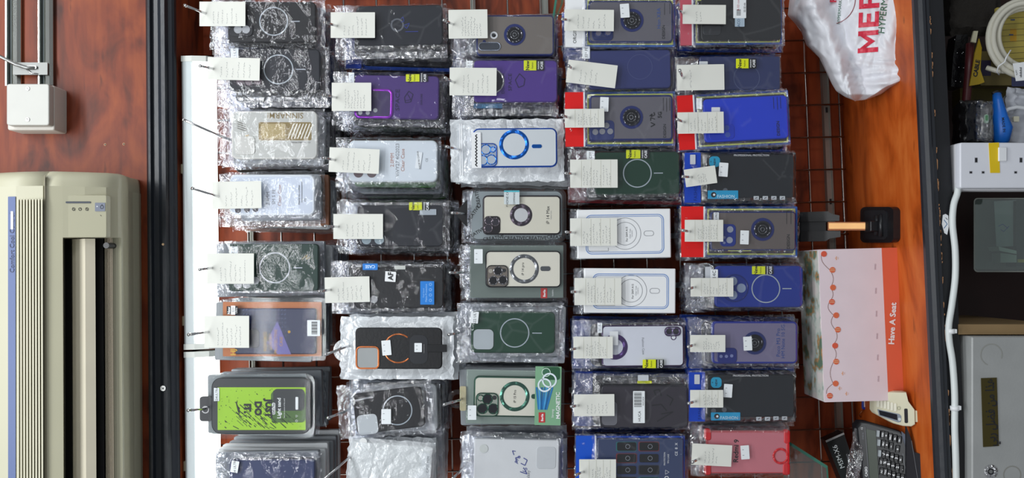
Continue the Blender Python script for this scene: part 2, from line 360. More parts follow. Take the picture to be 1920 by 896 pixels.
b.xext(p_, XM, XA - .03, CR, False)
# rounded end: rings shrinking
rings = []
cy_, cz_ = -H_UP, sum(z for _, z in p_) / len(p_)
for t_ in range(6):
    a_ = t_ / 5 * math.pi / 2; k_ = 1 - .12 * (1 - math.cos(a_)); rings.append((XA - .03 + .03 * math.sin(a_), k_))
n = len(p_); vs = [Vector((x, cy_ + (y - cy_) * k_, cz_ + (z - cz_) * (1 - (1 - k_) * .5))) for x, k_ in rings for y, z in p_]
fs = [(i * n + j, i * n + (j + 1) % n, (i + 1) * n + (j + 1) % n, (i + 1) * n + j) for i in range(5) for j in range(n)]
b.add(vs, fs, CR, True); b.add(vs[-n:], [tuple(range(n))], CR)
b.build('body', ac)
b = MB(); xg = W(50, 368, .335).x
for i in range(9):
    a_, c_ = 32 + i * 5.6, 32 + i * 5.6 + 3.6
    b.xext(prof([(a_, .333), (a_ + .5, .338), (c_ - .5, .338), (c_, .333)]), XB, xg - .006, CR2)
b.build('front_grille', ac)
b = MB(); b.xext(prof([(15, .333), (15, .3365), (29, .3365), (29, .333)]), XB, xg, mat('2c4a86', .4)); b.build('blue_strip', ac)['label'] = 'dark blue strip with worn lettering'
b = MB(); b.text('Comfort Cool Control', 22, 455, 12, .3372, mat('26345c', .5), 90, bold=.01); b.slab((20, 396, 24.5, 430), .5, .3366, .3374, mat('dfe4ec', .4)); b.build('strip_lettering', ac)
b = MB(); xs = W(125, 446, .25).x
b.xext([(-.236, zz(122, .236)), (-.268, zz(122, .268)), (-.268, zz(134.5, .268)), (-.236, zz(134.5, .236))], XB, xs, mat('0b0c10', .6))
b.xext([(-.2, zz(180, .2)), (-.263, zz(179, .263)), (-.263, zz(194, .263)), (-.2, zz(194, .2))], XB, xs, mat('0d0e14', .6)); b.build('air_slot', ac)
b = MB(); xv = W(150, 448, .285).x
b.xext(prof([(136, .27), (136, .284), (160, .293), (179, .284), (179, .27)]), XB, xv, mat('cdc6b2', .3)); b.build('louver', ac)
b = MB()
for k in range(6):
    px_ = 197 + k * 2.6; b.xext(prof([(px_, .2615), (px_ + .2, .2635), (px_ + 1, .2635), (px_ + 1.2, .2615)]), XB, xs, mat('9c8f7c', .6))
b.build('lower_rib', ac)
TILT[:] = [116, -.00045, 0, 0]
b = MB(); b.slab((116, 366, 200, 445), 3, .30, .318, CR, .001); b.slab((123, 377.5, 170, 381), 1.5, .318, .3187, mat('5c6068', .5))
b.slab((178, 380, 197, 396), 1, .318, .3187, mat('8a90a0', .5)); b.ring(191, 388, 2.6, 3.4, .3189, INK); b.stroke([(191, 386), (191, 383)], .8, .319, INK)
b.disc(182, 387, 1.2, .3187, .3189, WHITE)
for cx in (138, 150, 163): b.ring(cx, 392, 2.2, 3, .3184, INK)
b.stroke([(150, 392), (151.5, 390.5)], .7, .3186, INK); b.stroke([(188, 403), (190, 405)], .8, .3184, INK); b.stroke([(136, 389), (140, 395)], .7, .3186, INK); b.stroke([(161, 389), (165, 395)], .7, .3186, INK)
b.build('control_panel', ac)
TILT[:] = [0, 0, 0, 0]
b = MB(); b.disc(199, 460, 5.5, .25, .282, BLACK); b.build('sensor_knob', ac)
b = MB(); b.xext(prof([(83, .3275), (84, .3335), (85, .3335), (86, .3275)]), XB, XA - .01, mat('8b8672', .6)); b.build('panel_seam', ac)
# ------------------------------------------------------------------ conduits and junction box
def track(px, w, label):
    z1, z2 = W(px, 60, H_UP).z, W(px + w, 60, H_UP).z; xb = W(60, 160, H_UP + .01).x
    q = (z1 - z2) / 5; y = -H_UP - .001
    b = MB(); b.xext([(y, z1), (y - .012, z1), (y - .012, z1 - q * .5), (y - .004, z1 - q * .7), (y - .004, z1 - q * 1.9), (y - .010, z1 - q * 2.1), (y - .014, z1 - q * 3), (y - .012, z1 - q * 4.2), (y - .006, z2), (y, z2)], xb, XR, mat('d0d2cc', .22, 1))
    b.xext([(y - .0045, z1 - q * .75), (y - .005, z1 - q * 1.3), (y - .0045, z1 - q * 1.85)], xb, XR, mat('4b5253', .4, .5), closed=False)
    tag(b.build('metal_conduit'), label, 'conduit')
track(17, 26, 'shiny metal conduit channel entering the white junction box, the one farther from the moulding')
track(78, 25, 'shiny metal conduit channel entering the white junction box, the one nearer the moulding')
jb = thing('junction_box', W(55, 200, H_UP), 'white square junction box with two screws below the metal conduits', 'junction box')
b = MB(); b.slab((14, 160, 102, 244), 4, H_UP + .0005, H_UP + .045, mat('cfcac2', .5), .002); b.disc(96.5, 171, 3.2, H_UP + .02, H_UP + .0465, BLACK); b.build('body', jb)
b = MB(); b.slab((12, 157, 92, 235), 5, H_UP + .046, H_UP + .062, mat('c2c2bc', .5), .002); b.build('lid', jb)
for y_ in (166, 224):
    b = MB(); b.disc(51.5, y_, 3.5, H_UP + .061, H_UP + .0635, STEEL); b.stroke([(49.5, y_ - 2), (53.5, y_ + 2)], 1, H_UP + .0638, INK); b.build('screw', jb)
br = thing('conduit_bracket', W(56, 129, H_UP + .02), 'grey metal strap across both conduits with a tied wire, above the junction box', 'bracket')
b = MB(); b.slab((24, 117, 89, 140), 1, H_UP + .016, H_UP + .02, mat('7d7e7c', .45, .7)); b.build('strap', br)
b = MB(); b.tube([W(-30, 90, H_UP + .05), W(0, 106, H_UP + .04), W(30, 121, H_UP + .03), W(50, 127, H_UP + .024), W(66, 127, H_UP + .022)], .0035, STEEL); b.build('tied_wire', br)
b = MB(); b.tube([W(44, 125, H_UP + .022), W(58, 137, H_UP + .023), W(70, 138, H_UP + .022)], .0012, CHROME); b.slab((50, 123, 68, 129), 2, H_UP + .02, H_UP + .024, STEEL); b.build('binding', br)
# ------------------------------------------------------------------ packs on hooks
def bag_mesh(mb, rc, cr, H, ang=0, piv=None, seed=0, m=None, mf=None, nx=34, ny=18, th=.015, amp=1.0):
    x0, y0, x1, y1 = rc; m = m or FILM; mf = mf or FILM_FLAP
    piv = piv or ((x0 + x1) / 2, (y0 + y1) / 2)
    def hh(px, py, side):
        d = max(cr[0] - px, px - cr[2], cr[1] - py, py - cr[3], 0)
        e = min(px - x0, x1 - px, py - y0, y1 - py)
        k = 1 - min(1, d / 14); k = k * k * (3 - 2 * k)
        nz = noise.noise(Vector((px * .06, py * .06, seed * 3.1 + side))) + .6 * abs(noise.noise(Vector((px * .15, py * .15, seed + 9 + side))))
        a = (.0009 if d <= 0 else .0042) * amp
        base = H - .008 + .009 * k + (abs(nz) * a if d <= 0 else nz * a)
        low = H - .008 - (th - .008) * k - nz * a * .6
        t = min(1, max(0, e / 5))
        mid = H - .008 + .004 * noise.noise(Vector((px * .04, py * .04, seed)))
        return mid + ((base if side == 0 else low) - mid) * (t ** .5)
    for side in (0, 1):
        vs = []
        for j in range(ny + 1):
            for i in range(nx + 1):
                u, v = i / nx, j / ny
                px, py = x0 + (x1 - x0) * u, y0 + (y1 - y0) * v
                jx = noise.noise(Vector((py * .09, seed, 1))) * 4 + noise.noise(Vector((py * .3, seed, 1))) * 1.5; jy = noise.noise(Vector((px * .06, seed, 5))) * 3 + noise.noise(Vector((px * .2, seed, 5))) * 1.3
                qx = px + jx * (1 - abs(1 - 2 * u) if 0 else (1 if i in (0, nx) else .3)); qy = py + jy * (1 if j in (0, ny) else .3)
                q = rot((qx, qy), ang, piv); w = W(q[0], q[1], H); h = hh(px, py, side)
                vs.append(Vector((w.x, -h, w.z)))
        fb, ff = [], []
        for j in range(ny):
            for i in range(nx):
                a = j * (nx + 1) + i; f = (a, a + 1, a + nx + 2, a + nx + 1)
                qx, qy = x0 + (x1 - x0) * (i + .5) / nx, y0 + (y1 - y0) * (j + .5) / ny
                (ff if qx < cr[0] - 2 or qx > cr[2] + 1 or qy < cr[1] or qy > cr[3] else fb).append(f)
        mb.add(vs, fb, m, True); mb.add(vs, ff, mf, mf is not FILM_FLAP)
def blister_mesh(mb, rc, H, r=12, ang=0, th=.016, m=None):
    m = m or HARD
    mb.slab(rc, r, H - th, H + .001, m, .004, ang); k = 4
    po = rr(rc[0] - k, rc[1] - k, rc[2] + k, rc[3] + k, r + k, ang); mb.prism(po, H - th - .001, H - th + .0005, m)
N_BEHIND = []
SEED = [0]
class Pack:
    def __init__(s, short, label, rc, ang=0, H=.22, kind='film', th=.015, name='phone_case_pack'):
        s.rc, s.ang, s.H, s.kind, s.th, s.short = rc, ang, H, kind, th, short
        s.piv = ((rc[0] + rc[2]) / 2, (rc[1] + rc[3]) / 2); SEED[0] += 1; s.seed = SEED[0]
        q = rot((rc[0] + 12, s.piv[1]), ang, s.piv)
        s.root = thing(name, W(q[0], q[1], H - .009), label, 'phone case', 'front packs on the hooks')
        s.cr = (rc[0] + 40, rc[1] + 8, rc[2] - 6, rc[3] - 8); s.cs = None
    def case(s, rc, r, m, border=None, bw=5, panel=None, ang=0, z=0, name='phone_case'):
        s.cr = rc; b = MB(); a = s.ang + ang; s.crr = a
        H = s.H - .0045 + z; s.cH = H
        b.slab(rc, r, H - .009, H, border or m, .0022, a, s.piv, None)
        if border: b.slab((rc[0] + bw, rc[1] + bw, rc[2] - bw, rc[3] - bw), max(2, r - bw), H - .001, H + .0002, m, 0, a, s.piv)
        s.cb = b; s.cn = name; return s
    def p(s, x, y): return rot((x, y), s.crr if hasattr(s, 'crr') else s.ang, s.piv)
    def holes(s, pts, r=7.5, m=None, rim=None):
        for x, y in pts:
            z = max([h for rc, h in getattr(s, 'bl', []) if rc[0] < x < rc[2] and rc[1] < y < rc[3]] + [0])
            if (rim and r < 4 and 0) or m is INK: z += .0003
            q = s.p(x, y); s.cb.disc(q[0], q[1], r, s.cH, s.cH + .0006 + z, m or HOLE)
            if rim: s.cb.ring(q[0], q[1], r - .3, r + 1.8, s.cH + .0005 + z, rim, .0003)
        return s
    def bump(s, rc, r, m, top=None, h=.002):
        s.bl = getattr(s, 'bl', []) + [(rc, h)]; s.cb.slab(rc, r, s.cH - .001, s.cH + h, m, .0008, s.crr, s.piv, top); return s
    def frame(s, rc, r, w, m, h=.0016):
        f = lambda k: rr(rc[0] + k, rc[1] + k, rc[2] - k, rc[3] - k, max(1, r - k), s.crr, s.piv)
        H = s.cH + h; a, b_, c = f(0), f(w / 2), f(w)
        s.cb.band(a, b_, H, m); A = [W(*q, H - .0008) for q in a]; M_ = [W(*q, H + .0006) for q in b_]; C = [W(*q, H - .0008) for q in c]; n = len(a)
        s.cb.add(A + M_ + C, [(k * n + i, k * n + (i + 1) % n, (k + 1) * n + (i + 1) % n, (k + 1) * n + i) for k in (0, 1) for i in range(n)], m, True); return s
    def magsafe(s, cx, cy, r, line=None, m=None, w=2.0):
        q = s.p(cx, cy); b = MB(); b.ring(q[0], q[1], r - w / 2, r + w / 2, s.cH + .0003, m or RINGW, .00005)
        if line: b.stroke([s.p(line[0], line[1] if len(line) > 2 else cy), s.p(line[-1], line[1] if len(line) > 2 else cy)], 1.8, s.cH + .0004, m or RINGW)
        s.parts = getattr(s, 'parts', []) + [(b, 'magnet_ring')]; return s
    def metalring(s, cx, cy, r0, r1, m, cap=None, inner=None):
        q = s.p(cx, cy); b = MB(); b.ring(q[0], q[1], r0, r1, s.cH + .0004, m, .0007, seg=63)
        if cap: b.slab(cap, 4, s.cH, s.cH + .0012, m, .0004, s.crr, s.piv)
        if inner: b.disc(q[0], q[1], r0, s.cH, s.cH + .0005, inner)
        s.parts = getattr(s, 'parts', []) + [(b, 'magnet_ring')]; return s
    def grip(s, cx, cy, r, col='232f6b', metal='5a5a60'):
        q = s.p(cx, cy); b = MB(); x, y = q
        b.disc(x, y, r * 1.35, s.cH - .001, s.cH + .001, mat(col, .3)); b.disc(x, y, r, s.cH, s.cH + .0028, mat('26272c', .3, .6))
        b.ring(x, y, r * .82, r * 1.0, s.cH + .003, mat(metal, .15, 1), .0004); b.ring(x, y, r * .45, r * .55, s.cH + .0031, mat('77787c', .2, 1), .0002); b.ring(x, y, r * .16, r * .28, s.cH + .0031, mat('77787c', .2, 1), .0002)
        s.parts = getattr(s, 'parts', []) + [(b, 'ring_holder')]; return s
    def txt(s, t, cx, cy, size, m=None, ang=90, bold=.0, z=.0006, sx=1):
        q = s.p(cx, cy); s.cb.text(t, q[0], q[1], size, s.cH + z, m or INK, ang + s.crr, bold=bold, sx=sx); return s
    def ink(s, pts, w=1.6, m=None):
        s.cb.stroke([s.p(*q) for q in pts], w, s.cH + .0007, m or INK); return s
    def ins(s, rc, m, r=1, z=-.015, name='insert_card', extra=None):
        b = MB(); b.slab(rc, r, s.H + z - .0006, s.H + z, m, 0, s.ang, s.piv)
        if extra: extra(b, s.H + z + .0003)
        s.parts = getattr(s, 'parts', []) + [(b, name)]; return s
    def stk(s, rc, m=None, ang=0, name='sticker', extra=None, out=True, r=1, label=None):
        b = MB(); H = s.H + (.0022 if out else -.0028)
        if hasattr(s, 'cH') and s.cH > s.H: H = s.cH + .0024
        b.slab(rc, r, H - .0004, H, m or STICK, 0, ang); 
        if extra: extra(b, H + .0002)
        elif m is None and (rc[2] - rc[0]) > 8:
            for k in range(2):
                y = rc[1] + (rc[3] - rc[1]) * (.3 + .4 * k); b.stroke([rot((rc[0] + 3, y), ang, ((rc[0] + rc[2]) / 2, (rc[1] + rc[3]) / 2)), rot((rc[0] + 6, y), ang, ((rc[0] + rc[2]) / 2, (rc[1] + rc[3]) / 2))], 1, H + .0002, GREYINK)
        s.parts = getattr(s, 'parts', []) + [(b, name, label)]; return s
    def newcase(s, x0, y0, x1, y1, out=False):
        xm = x0 + (x1 - x0) * .62
        def e(b, h):
            b.slab((xm, y0, x1, y1), .5, h, h + .0001, INK); b.text('New', x0 + 7, (y0 + y1) / 2, 9, h + .0002, INK, 90, bold=.02); b.text('Fashion', x0 + 16, (y0 + y1) / 2, 4, h + .0002, INK, 90)
            b.text('FASHION', xm + 4, (y0 + y1) / 2, 3.6, h + .0003, WHITE, 90, bold=.02); b.text('CASE', xm + 10, (y0 + y1) / 2, 6.4, h + .0003, WHITE, 90, bold=.03)
        return s.stk((x0, y0, x1, y1), YEL, extra=e, name='new_sticker', out=out)
    def done(s, hook=None, card=None, behind=None, n=5, cardlab=None, lines=6, spread=1.0, dx=0, dz=.024, nohole=False):
        rt = s.root
        if hasattr(s, 'cb'): s.cb.build(s.cn, rt)
        for t in getattr(s, 'parts', []):
            o = t[0].build(t[1], rt)
            if len(t) > 2 and t[2]: o['label'] = t[2]
        b = MB()
        if s.kind == 'film': bag_mesh(b, s.rc, s.cr, s.H, s.ang, s.piv, s.seed, th=s.th); b.build('bag', rt)
        elif s.kind == 'frost': bag_mesh(b, s.rc, s.cr, s.H, s.ang, s.piv, s.seed, m=FROST, mf=FROST, th=s.th, amp=.4); b.build('pouch', rt)
        elif s.kind == 'blister': blister_mesh(b, s.rc, s.H, 14, s.ang); b.build('blister', rt)
        elif s.kind == 'box': blister_mesh(b, s.rc, s.H, 2, s.ang, m=HARD); b.build('clear_box', rt)
        if hook:
            tip, ent = hook; E = W(ent[0], ent[1], s.H + .006); T = W(tip[0], tip[1], s.H + .055)
            s.E = E
            B = Vector((E.x, -.026, E.z - .012)); 
            t = thing('display_hook', B, 'chrome display hook carrying ' + s.short, 'hook', 'display hooks on the wire grid')
            b = MB(); b.tube([B + Vector((0, 0, -.02)), B, B + (E - B) * .5 + Vector((0, 0, -.003)), E, T], .0025, CHROME, 8); b.build('rod', t)
            b = MB(); b.tube([T + (T - E).normalized() * -.001, T + (T - E).normalized() * .004], .0033, CHROME, 8); b.build('tip', t)
            b = MB(); b.box((B.x - .006, -.030, B.z - .03), (B.x + .006, -.0255, B.z + .016), STEEL); b.build('grid_clip', t)
        if card: price_card(card, s, lines)
        if behind and hook:
            n = n + (1 if ent[0] > 615 and s.rc[2] < 1300 else 0) + (1 if ent[0] > 1060 and n < 5 else 0)
            for k in range(n):
                kind = behind[k % len(behind)]
                N_BEHIND.append((s, kind, k, n, dx, dz))
def price_card(c, s, lines):
    x0, y0, x1, y1 = c[:4]; ang = c[4] if len(c) > 4 else 0; H = s.H + .0085
    b = MB(); b.slab((x0, y0, x1, y1), .6, H - .0005, H, PAPER, 0, ang); piv = ((x0 + x1) / 2, (y0 + y1) / 2); rn = random.Random(int(x0 * 7 + y0))
    n = lines
    for i in range(n):
        x = x0 + 26 + i * (x1 - x0 - 34) / max(6, n); L = rn.uniform(.45, .8) * (y1 - y0); y = y1 - 5
        while y > y1 - L:
            l_ = rn.uniform(1.5, 4); b.stroke([rot(q, ang, piv) for q in ((x + rn.uniform(-1.5, 1.5), y), (x + rn.uniform(-1.6, 1.6), y - l_ * .5), (x + rn.uniform(-1.5, 1.5), y - l_))], .45, H + .0003, GREYINK); y -= l_ + rn.uniform(.8, 2.5)
    if n > 7:
        for i in range(4): x = x0 + 12 + (x1 - x0 - 16) * (i + .5) / 4; b.stroke([rot((x, y0 + 1), ang, piv), rot((x, y1 - 1), ang, piv)], .5, H + .0003, mat('c9c8ba', .8))
    o = b.build('price_card'); tag(o, 'white price card over ' + s.short, 'price card', 'paper price cards on the hooks')
# ---- column nearest the air conditioner (px x ~ 390-620)
BK = mat('141519', .45, bump=.15); SL = mat('1b1e27', .42); NV = mat('1f2a55', .45); PU = mat('4a3277', .4); GR = mat('12352b', .5); CLR = mat('b9b4aa', .35); WCL = mat('cfd8e6', .3)
NAVYB = mat('202c66', .3); RB = mat('1a3390', .45)
P = Pack('the black case with two round lens holes', 'bagged black phone case with thin grey ring, two lens holes showing below its paper card', (395, -8, 608, 86), 0, .225)
P.case((428, 3, 592, 79), 9, BK).bump((430, 34, 474, 68), 9, mat('202127', .4)).holes([(446, 55), (461, 55), (446, 40)]).magsafe(513, 40, 26, (545, 562)).done(((349, 11), (387, 26)), (374, 3, 460, 49), ['dark', 'navy', 'dark'], 6)
P = Pack('the dark slate case with three purplish lens holes', 'bagged dark slate phone case with grey ring and three mauve lens holes in a row', (398, 86, 615, 200), 0, .222)
P.case((430, 92, 600, 170), 9, SL).bump((432, 136, 492, 160), 10, mat('2b2630', .4)).holes([(450, 153), (466, 153), (483, 152)], 7, mat('7d6f78', .5)).magsafe(522, 130, 27, (555, 573)).stk((432, 90, 447, 110), out=False, extra=lambda b, h: b.text('S21 ULTRA', 440, 100, 7, h, INK, 90)).done(((377, 124), (400, 129)), (389, 108, 487, 150, -1.5), ['dark', 'navy', 'dark'], 6)
P = Pack('the clear case with a beige striped insert', 'crinkled bagged clear phone case with beige striped insert and gold lettering, no paper card', (402, 203, 606, 311), 0, .222)
P.case((434, 208, 595, 298), 11, mat('c3c4bf', .35), border=mat('dad9d2', .25), bw=3).txt('SPAR', 463, 262, 9, mat('b08a30', .4, .5), bold=.03).bump((440, 255, 478, 290), 8, mat('cdccc6', .3))
P.cb.slab((485, 229, 584, 263), 3, P.cH, P.cH + .0006, mat('8d7a4d', .45)); P.cb.slab((489, 232, 535, 260), 2, P.cH, P.cH + .0009, mat('b3a070', .45))
for k in range(7): P.cb.stroke([(540 + k * 6, 260), (551 + k * 6, 232)], 2, P.cH + .0012, mat('efece0', .4))
for k in range(4): P.cb.stroke([(445, 228 + k * 4), (462, 234 + k * 4)], 1.5, P.cH + .0012, mat('6b685e', .4))
P.txt('SINNARMI', 535, 217, 15, mat('8d7b52', .5), 180, bold=.01).txt('COMPATIBLE MODEL', 563, 267, 4, INK, 180).done(((346, 225), (413, 255)), None, ['clear', 'dark', 'darkblister'], 6)
P = Pack('the pale clear case printed SM', 'bagged pale clear phone case printed 2.0MM with three dark lens holes in a row', (408, 325, 600, 425), 0, .224)
P.case((430, 327, 590, 404), 12, WCL, border=mat('e2e8ee', .25), bw=4).holes([(446, 394), (463, 393), (479, 392)], 5.5, mat('4b4850', .4)).txt('2.0MM', 502, 372, 9, GREYINK).txt('SM S FE', 513, 369, 9, GREYINK).txt('Clear Case', 524, 366, 9, mat('a8847a', .6)).txt('MADE IN CHINA', 561, 365, 5, INK).ink([(566, 340), (566, 380)], .8).txt('CE', 572, 375, 5, INK)
P.done(((363, 354), (412, 369)), (398, 340, 490, 391, 1), ['clear', 'brownbox', 'clear'], 6)
P = Pack('the dark green case with a small gold squiggle', 'bagged dark green phone case with grey ring and a tiny gold squiggle', (392, 452, 606, 555), 0, .22)
P.case((428, 457, 597, 546), 7, GR).bump((430, 512, 486, 540), 8, mat('163a30', .45)).holes([(479, 526), (446, 534), (462, 534)], 7).magsafe(515, 502, 28, (550, 567)).stk((430, 462, 446, 475), out=False, extra=lambda b, h: b.text('S20 ULT', 438, 469, 8, h, INK, 90)).ink([(566, 486), (576, 478), (574, 486), (582, 482)], 1.1, mat('a99a6a', .5)).done(((376, 505), (398, 502)), (388, 475, 476, 532), ['greybox', 'clear', 'greybox'], 6)
def patt(b, h):
    for i in range(14):
        for j in range(9): b.stroke([(455 + i * 6 + j * .4, 582 + j * 8), (458 + i * 6, 580 + j * 8)], 1.2, h + .0001, mat('4c5a88', .5))
    b.poly([(520, 602), (500, 640), (520, 664), (546, 664)], h + .0002, mat('6d67a8', .5)); b.poly([(500, 622), (492, 640), (506, 640)], h + .0003, INK)
    g = mat('b08a3c', .4, .6)
    for k, t in enumerate(('RESPORTS', 'LUXURY', 'PROTECTIVE', 'CASE')): b.text(t, 497 + k * 10, 640, 8, h + .0004, g, 90)
    b.text('HJ', 437, 660, 13, h + .0004, g, 90, bold=.04); b.disc(542, 622, 2.6, h, h + .0004, g)
P = Pack('the orange-edged pack printed PROTECTIVE CASE', 'orange-brown edged pack, blue patterned panel, gold words PROTECTIVE CASE', (415, 562, 607, 672), 0, .222, 'box')
P.ins((418, 566, 603, 668), mat('a8643a', .4, .3), 2, -.012, 'orange_tray').case((440, 578, 592, 664), 4, mat('272c50', .35), z=-.0005, name='printed_sleeve')
patt(P.cb, P.cH + .0004); P.bump((452, 618, 486, 652), 6, mat('30323a', .3), mat('5a5b64', .4), .001)
P.stk((576, 600, 600, 630), extra=lambda b, h: ([b.stroke([(584, 604 + k * 2), (595, 604 + k * 2)], 1 if k % 3 else 1.6, h, INK) for k in range(12)]), name='barcode_sticker').stk((425, 574, 446, 589), INK, extra=lambda b, h: (b.text('New', 429, 582, 7, h, WHITE, 90, bold=.03), b.slab((433, 573, 441, 590), .5, h, h + .0001, WHITE), b.text('S23', 437, 581, 6, h + .0002, INK, 90), b.text('Ultra', 443, 582, 5, h, WHITE, 90))).done(((356, 627), (392, 622)), (383, 592, 467, 652), ['greybox', 'clear', 'greybox', 'dark'], 6)
LIME = mat('9ccb1c', .5)
P = Pack('the lime green JUST DO IT case', 'rounded clear blister pack with lime green splattered panel printed JUST DO IT, LIGHT SAND', (390, 704, 586, 818), 0, .225, 'blister')
P.case((396, 708, 582, 814), 18, mat('1f2228', .4), name='phone_case')
rn = random.Random(4)
b = MB(); h = P.cH + .0006; b.slab((408, 726, 573, 806), 1, h - .0004, h, LIME)
DKG = mat('23351b', .6)
for k in range(120):
    x, y = rn.gauss(475, 34), rn.gauss(785, 18)
    if 412 < x < 568 and 730 < y < 802: l_ = rn.uniform(1, 12); b.stroke([(x, y), (min(570, x + l_), max(728, min(804, y + l_ * .9)))], rn.uniform(.5, 1.8), h + .0002, DKG)
for k in range(90):
    x, y = rn.uniform(411, 570), rn.uniform(728, 803); b.disc(x, y, rn.uniform(.3, 1), h, h + .0002, DKG, 6)
b.slab((512, 729, 571, 770), 8, h, h + .0004, mat('23272c', .4)); b.slab((508, 733, 573, 792), 8, h, h + .0002, mat('46682a', .5))
b.text('JUST', 504, 765, 17, h + .0007, INK, -90, bold=.06); b.text('DO', 484, 766, 17, h + .0007, INK, -90, bold=.06); b.text('IT.', 464, 766, 17, h + .0007, INK, -90, bold=.06)
b.poly([(446, 772), (442, 755), (445, 750), (444, 757), (449, 768), (449, 776)], h + .0007, INK)
b.slab((510, 755, 516, 777), 2, h, h + .0006, WHITE); b.text('S24ULTRA', 513, 766, 4.5, h + .0008, INK, 90, bold=.03); b.text('Light sand', 523, 765, 9.5, h + .0008, WHITE, 90, bold=.02); b.text('Feel the texture of fine sand', 533, 765, 3.2, h + .0008, WHITE, 90); b.slab((554, 744, 559, 768), 1.5, h, h + .0006, WHITE); b.ring(556, 780, 2, 2.7, h + .0006, WHITE, seg=3); b.ring(556, 789, 2, 2.7, h + .0006, WHITE, seg=4)
P.parts = [(b, 'printed_card')]
b = MB(); b.slab((374, 743, 398, 790), 6, P.H - .012, P.H - .006, mat('26282d', .3)); b.ring(385, 768, 5, 7, P.H - .0055, CHROME); P.parts.append((b, 'hang_tab'))
P.stk((401, 727, 411, 752), out=False, extra=lambda b, h: b.text('S24ULTRA', 406, 739, 6.2, h, INK, 90)).done(((355, 769), (382, 767)), None, ['greybox', 'greybox', 'clear', 'greybox', 'dark'], 8, dz=.021)
P = Pack('the navy case under the JUST DO IT pack', 'glossy bagged navy phone case with white S24 sticker, cut off by the photo edge', (395, 850, 600, 965), 0, .224)
P.case((430, 862, 590, 950), 5, mat('27345e', .35)).stk((433, 864, 447, 886), ang=-10, out=True, extra=lambda b, h: b.text('S24 ULTRA', 440, 875, 6.5, h, INK, 90)).done(((352, 960), (392, 925)), None, ['greybox', 'whitebox', 'whitebox', 'greybox'], 6, dx=.004)
# ---- second column
P = Pack('the dark grey case marked 12', 'bagged charcoal phone case with a small centre ring and blue handwritten 12', (627, 6, 838, 108), 1, .218)
P.case((668, 10, 830, 86), 9, SL).magsafe(745, 47, 11, None, mat('5d6169', .5), 3).ink([(760, 60), (784, 60)], 1.2, BLUEINK).ink([(758, 50), (763, 54), (768, 44), (757, 48)], 1.2, BLUEINK).ink([(752, 36), (756, 32), (758, 40), (752, 42)], 1.1, BLUEINK).done(((610, 42), (632, 49)), (620, 23, 703, 71), ['dark', 'dark', 'bluezip'], 6)
P = Pack('the purple case with a bright violet camera frame', 'bagged purple phone case with a large bright violet square camera frame, printed SPACE', (622, 134, 832, 236), -1, .22)
P.case((664, 141, 823, 222), 8, PU).bump((668, 168, 735, 220), 9, mat('43365f', .35), None, .001).frame((665, 167, 736, 222), 10, 4, mat('b04be0', .2, .8)).holes([(704, 207), (676, 212), (690, 212)], 4, HOLE).txt('SPACE', 745, 187, 11, mat('241a44', .6), sx=1.3).txt('EXPLORE', 790, 185, 5, mat('241a44', .6))
P.ink([(758, 182), (766, 170), (774, 176), (770, 190), (760, 192), (758, 182)], 1.2, mat('241a44', .6)).ink([(764, 176), (770, 186), (760, 188)], 1, mat('241a44', .6)).newcase(761, 139, 802, 153)
P.stk((654, 136, 664, 156), out=False).done(((608, 178), (631, 183)), (622, 155, 696, 208), ['dark', 'dark'], 5, lines=7)
P = Pack('the white case printed VIVY27', 'bagged white clear phone case printed 2.0MM VIVY27, a green case showing below it', (628, 256, 826, 350), 0, .22)
P.case((654, 263, 820, 341), 10, mat('dbe3ea', .3), border=mat('dbe2e6', .25), bw=3).holes([(672, 324), (697, 324)], 9, mat('6b5b60', .4)).txt('2.0MM', 735, 300, 9.5, mat('b98a7a', .6)).txt('VIVY27 4G2023', 745, 300, 9.5, GREYINK).txt('Clear Case', 755, 300, 9.5, mat('b98a7a', .6)).stk((780, 285, 790, 316), out=False, ang=-8, extra=lambda b, h: b.text('MADE IN CHINA', 785, 300, 4.6, h, INK, 98)).txt('CE', 800, 300, 6, GREYINK).done(((608, 296), (628, 300)), (617, 278, 711, 324, -2.5), ['green', 'dark', 'clear', 'dark'], 6, dx=-.004)
P = Pack('the slate case with a lime sticker over a white label', 'bagged slate phone case, lime New sticker above a small white label, two lens holes', (630, 374, 842, 470), 0, .22)
P.case((670, 384, 831, 462), 10, SL).bump((674, 436, 722, 460), 10, mat('2a2e38', .4)).holes([(687, 449), (711, 449)], 9, mat('9fb0b8', .5)).newcase(767, 379, 806, 394).stk((787, 392, 818, 403), mat('aab3bb', .5), out=False).done(((611, 424), (635, 425)), (625, 401, 718, 448), ['dark', 'dark'], 5)
P = Pack('the black case with a bright blue label', 'bagged black phone case with an upright bright blue label and a blue CASE sticker', (620, 490, 834, 588), 0, .22)
BL = mat('1f7fd8', .45)
P.case((664, 500, 831, 578), 10, BK).holes([(701, 561)], 7, HOLE, mat('2a2b30', .3)).stk((788, 527, 814, 571), BL, extra=lambda b, h: (b.text('Matte Protective', 799, 549, 5, h, mat('9fd0ff', .5), 90), b.text('Feel Good', 794, 549, 4, h, mat('9fd0ff', .5), 90), [b.ring(807, 533 + k * 10, 2, 2.7, h, mat('9fd0ff', .5), seg=10) for k in range(4)]), name='blue_label')
P.stk((680, 494, 708, 506), BL, extra=lambda b, h: b.text('CASE', 694, 500, 8, h, mat('bfe0ff', .5), 180, bold=.03)).stk((740, 498, 760, 505), mat('c4c8c4', .5)).stk((722, 509, 742, 528), WHITE, ang=-4).txt('AF', 732, 518, 13, INK, 90, bold=.03, z=.0075).done(((600, 546), (620, 543)), (609, 519, 693, 567, 1.5), ['dark', 'dark'], 5)
ORG = mat('d07a4a', .25, .7)
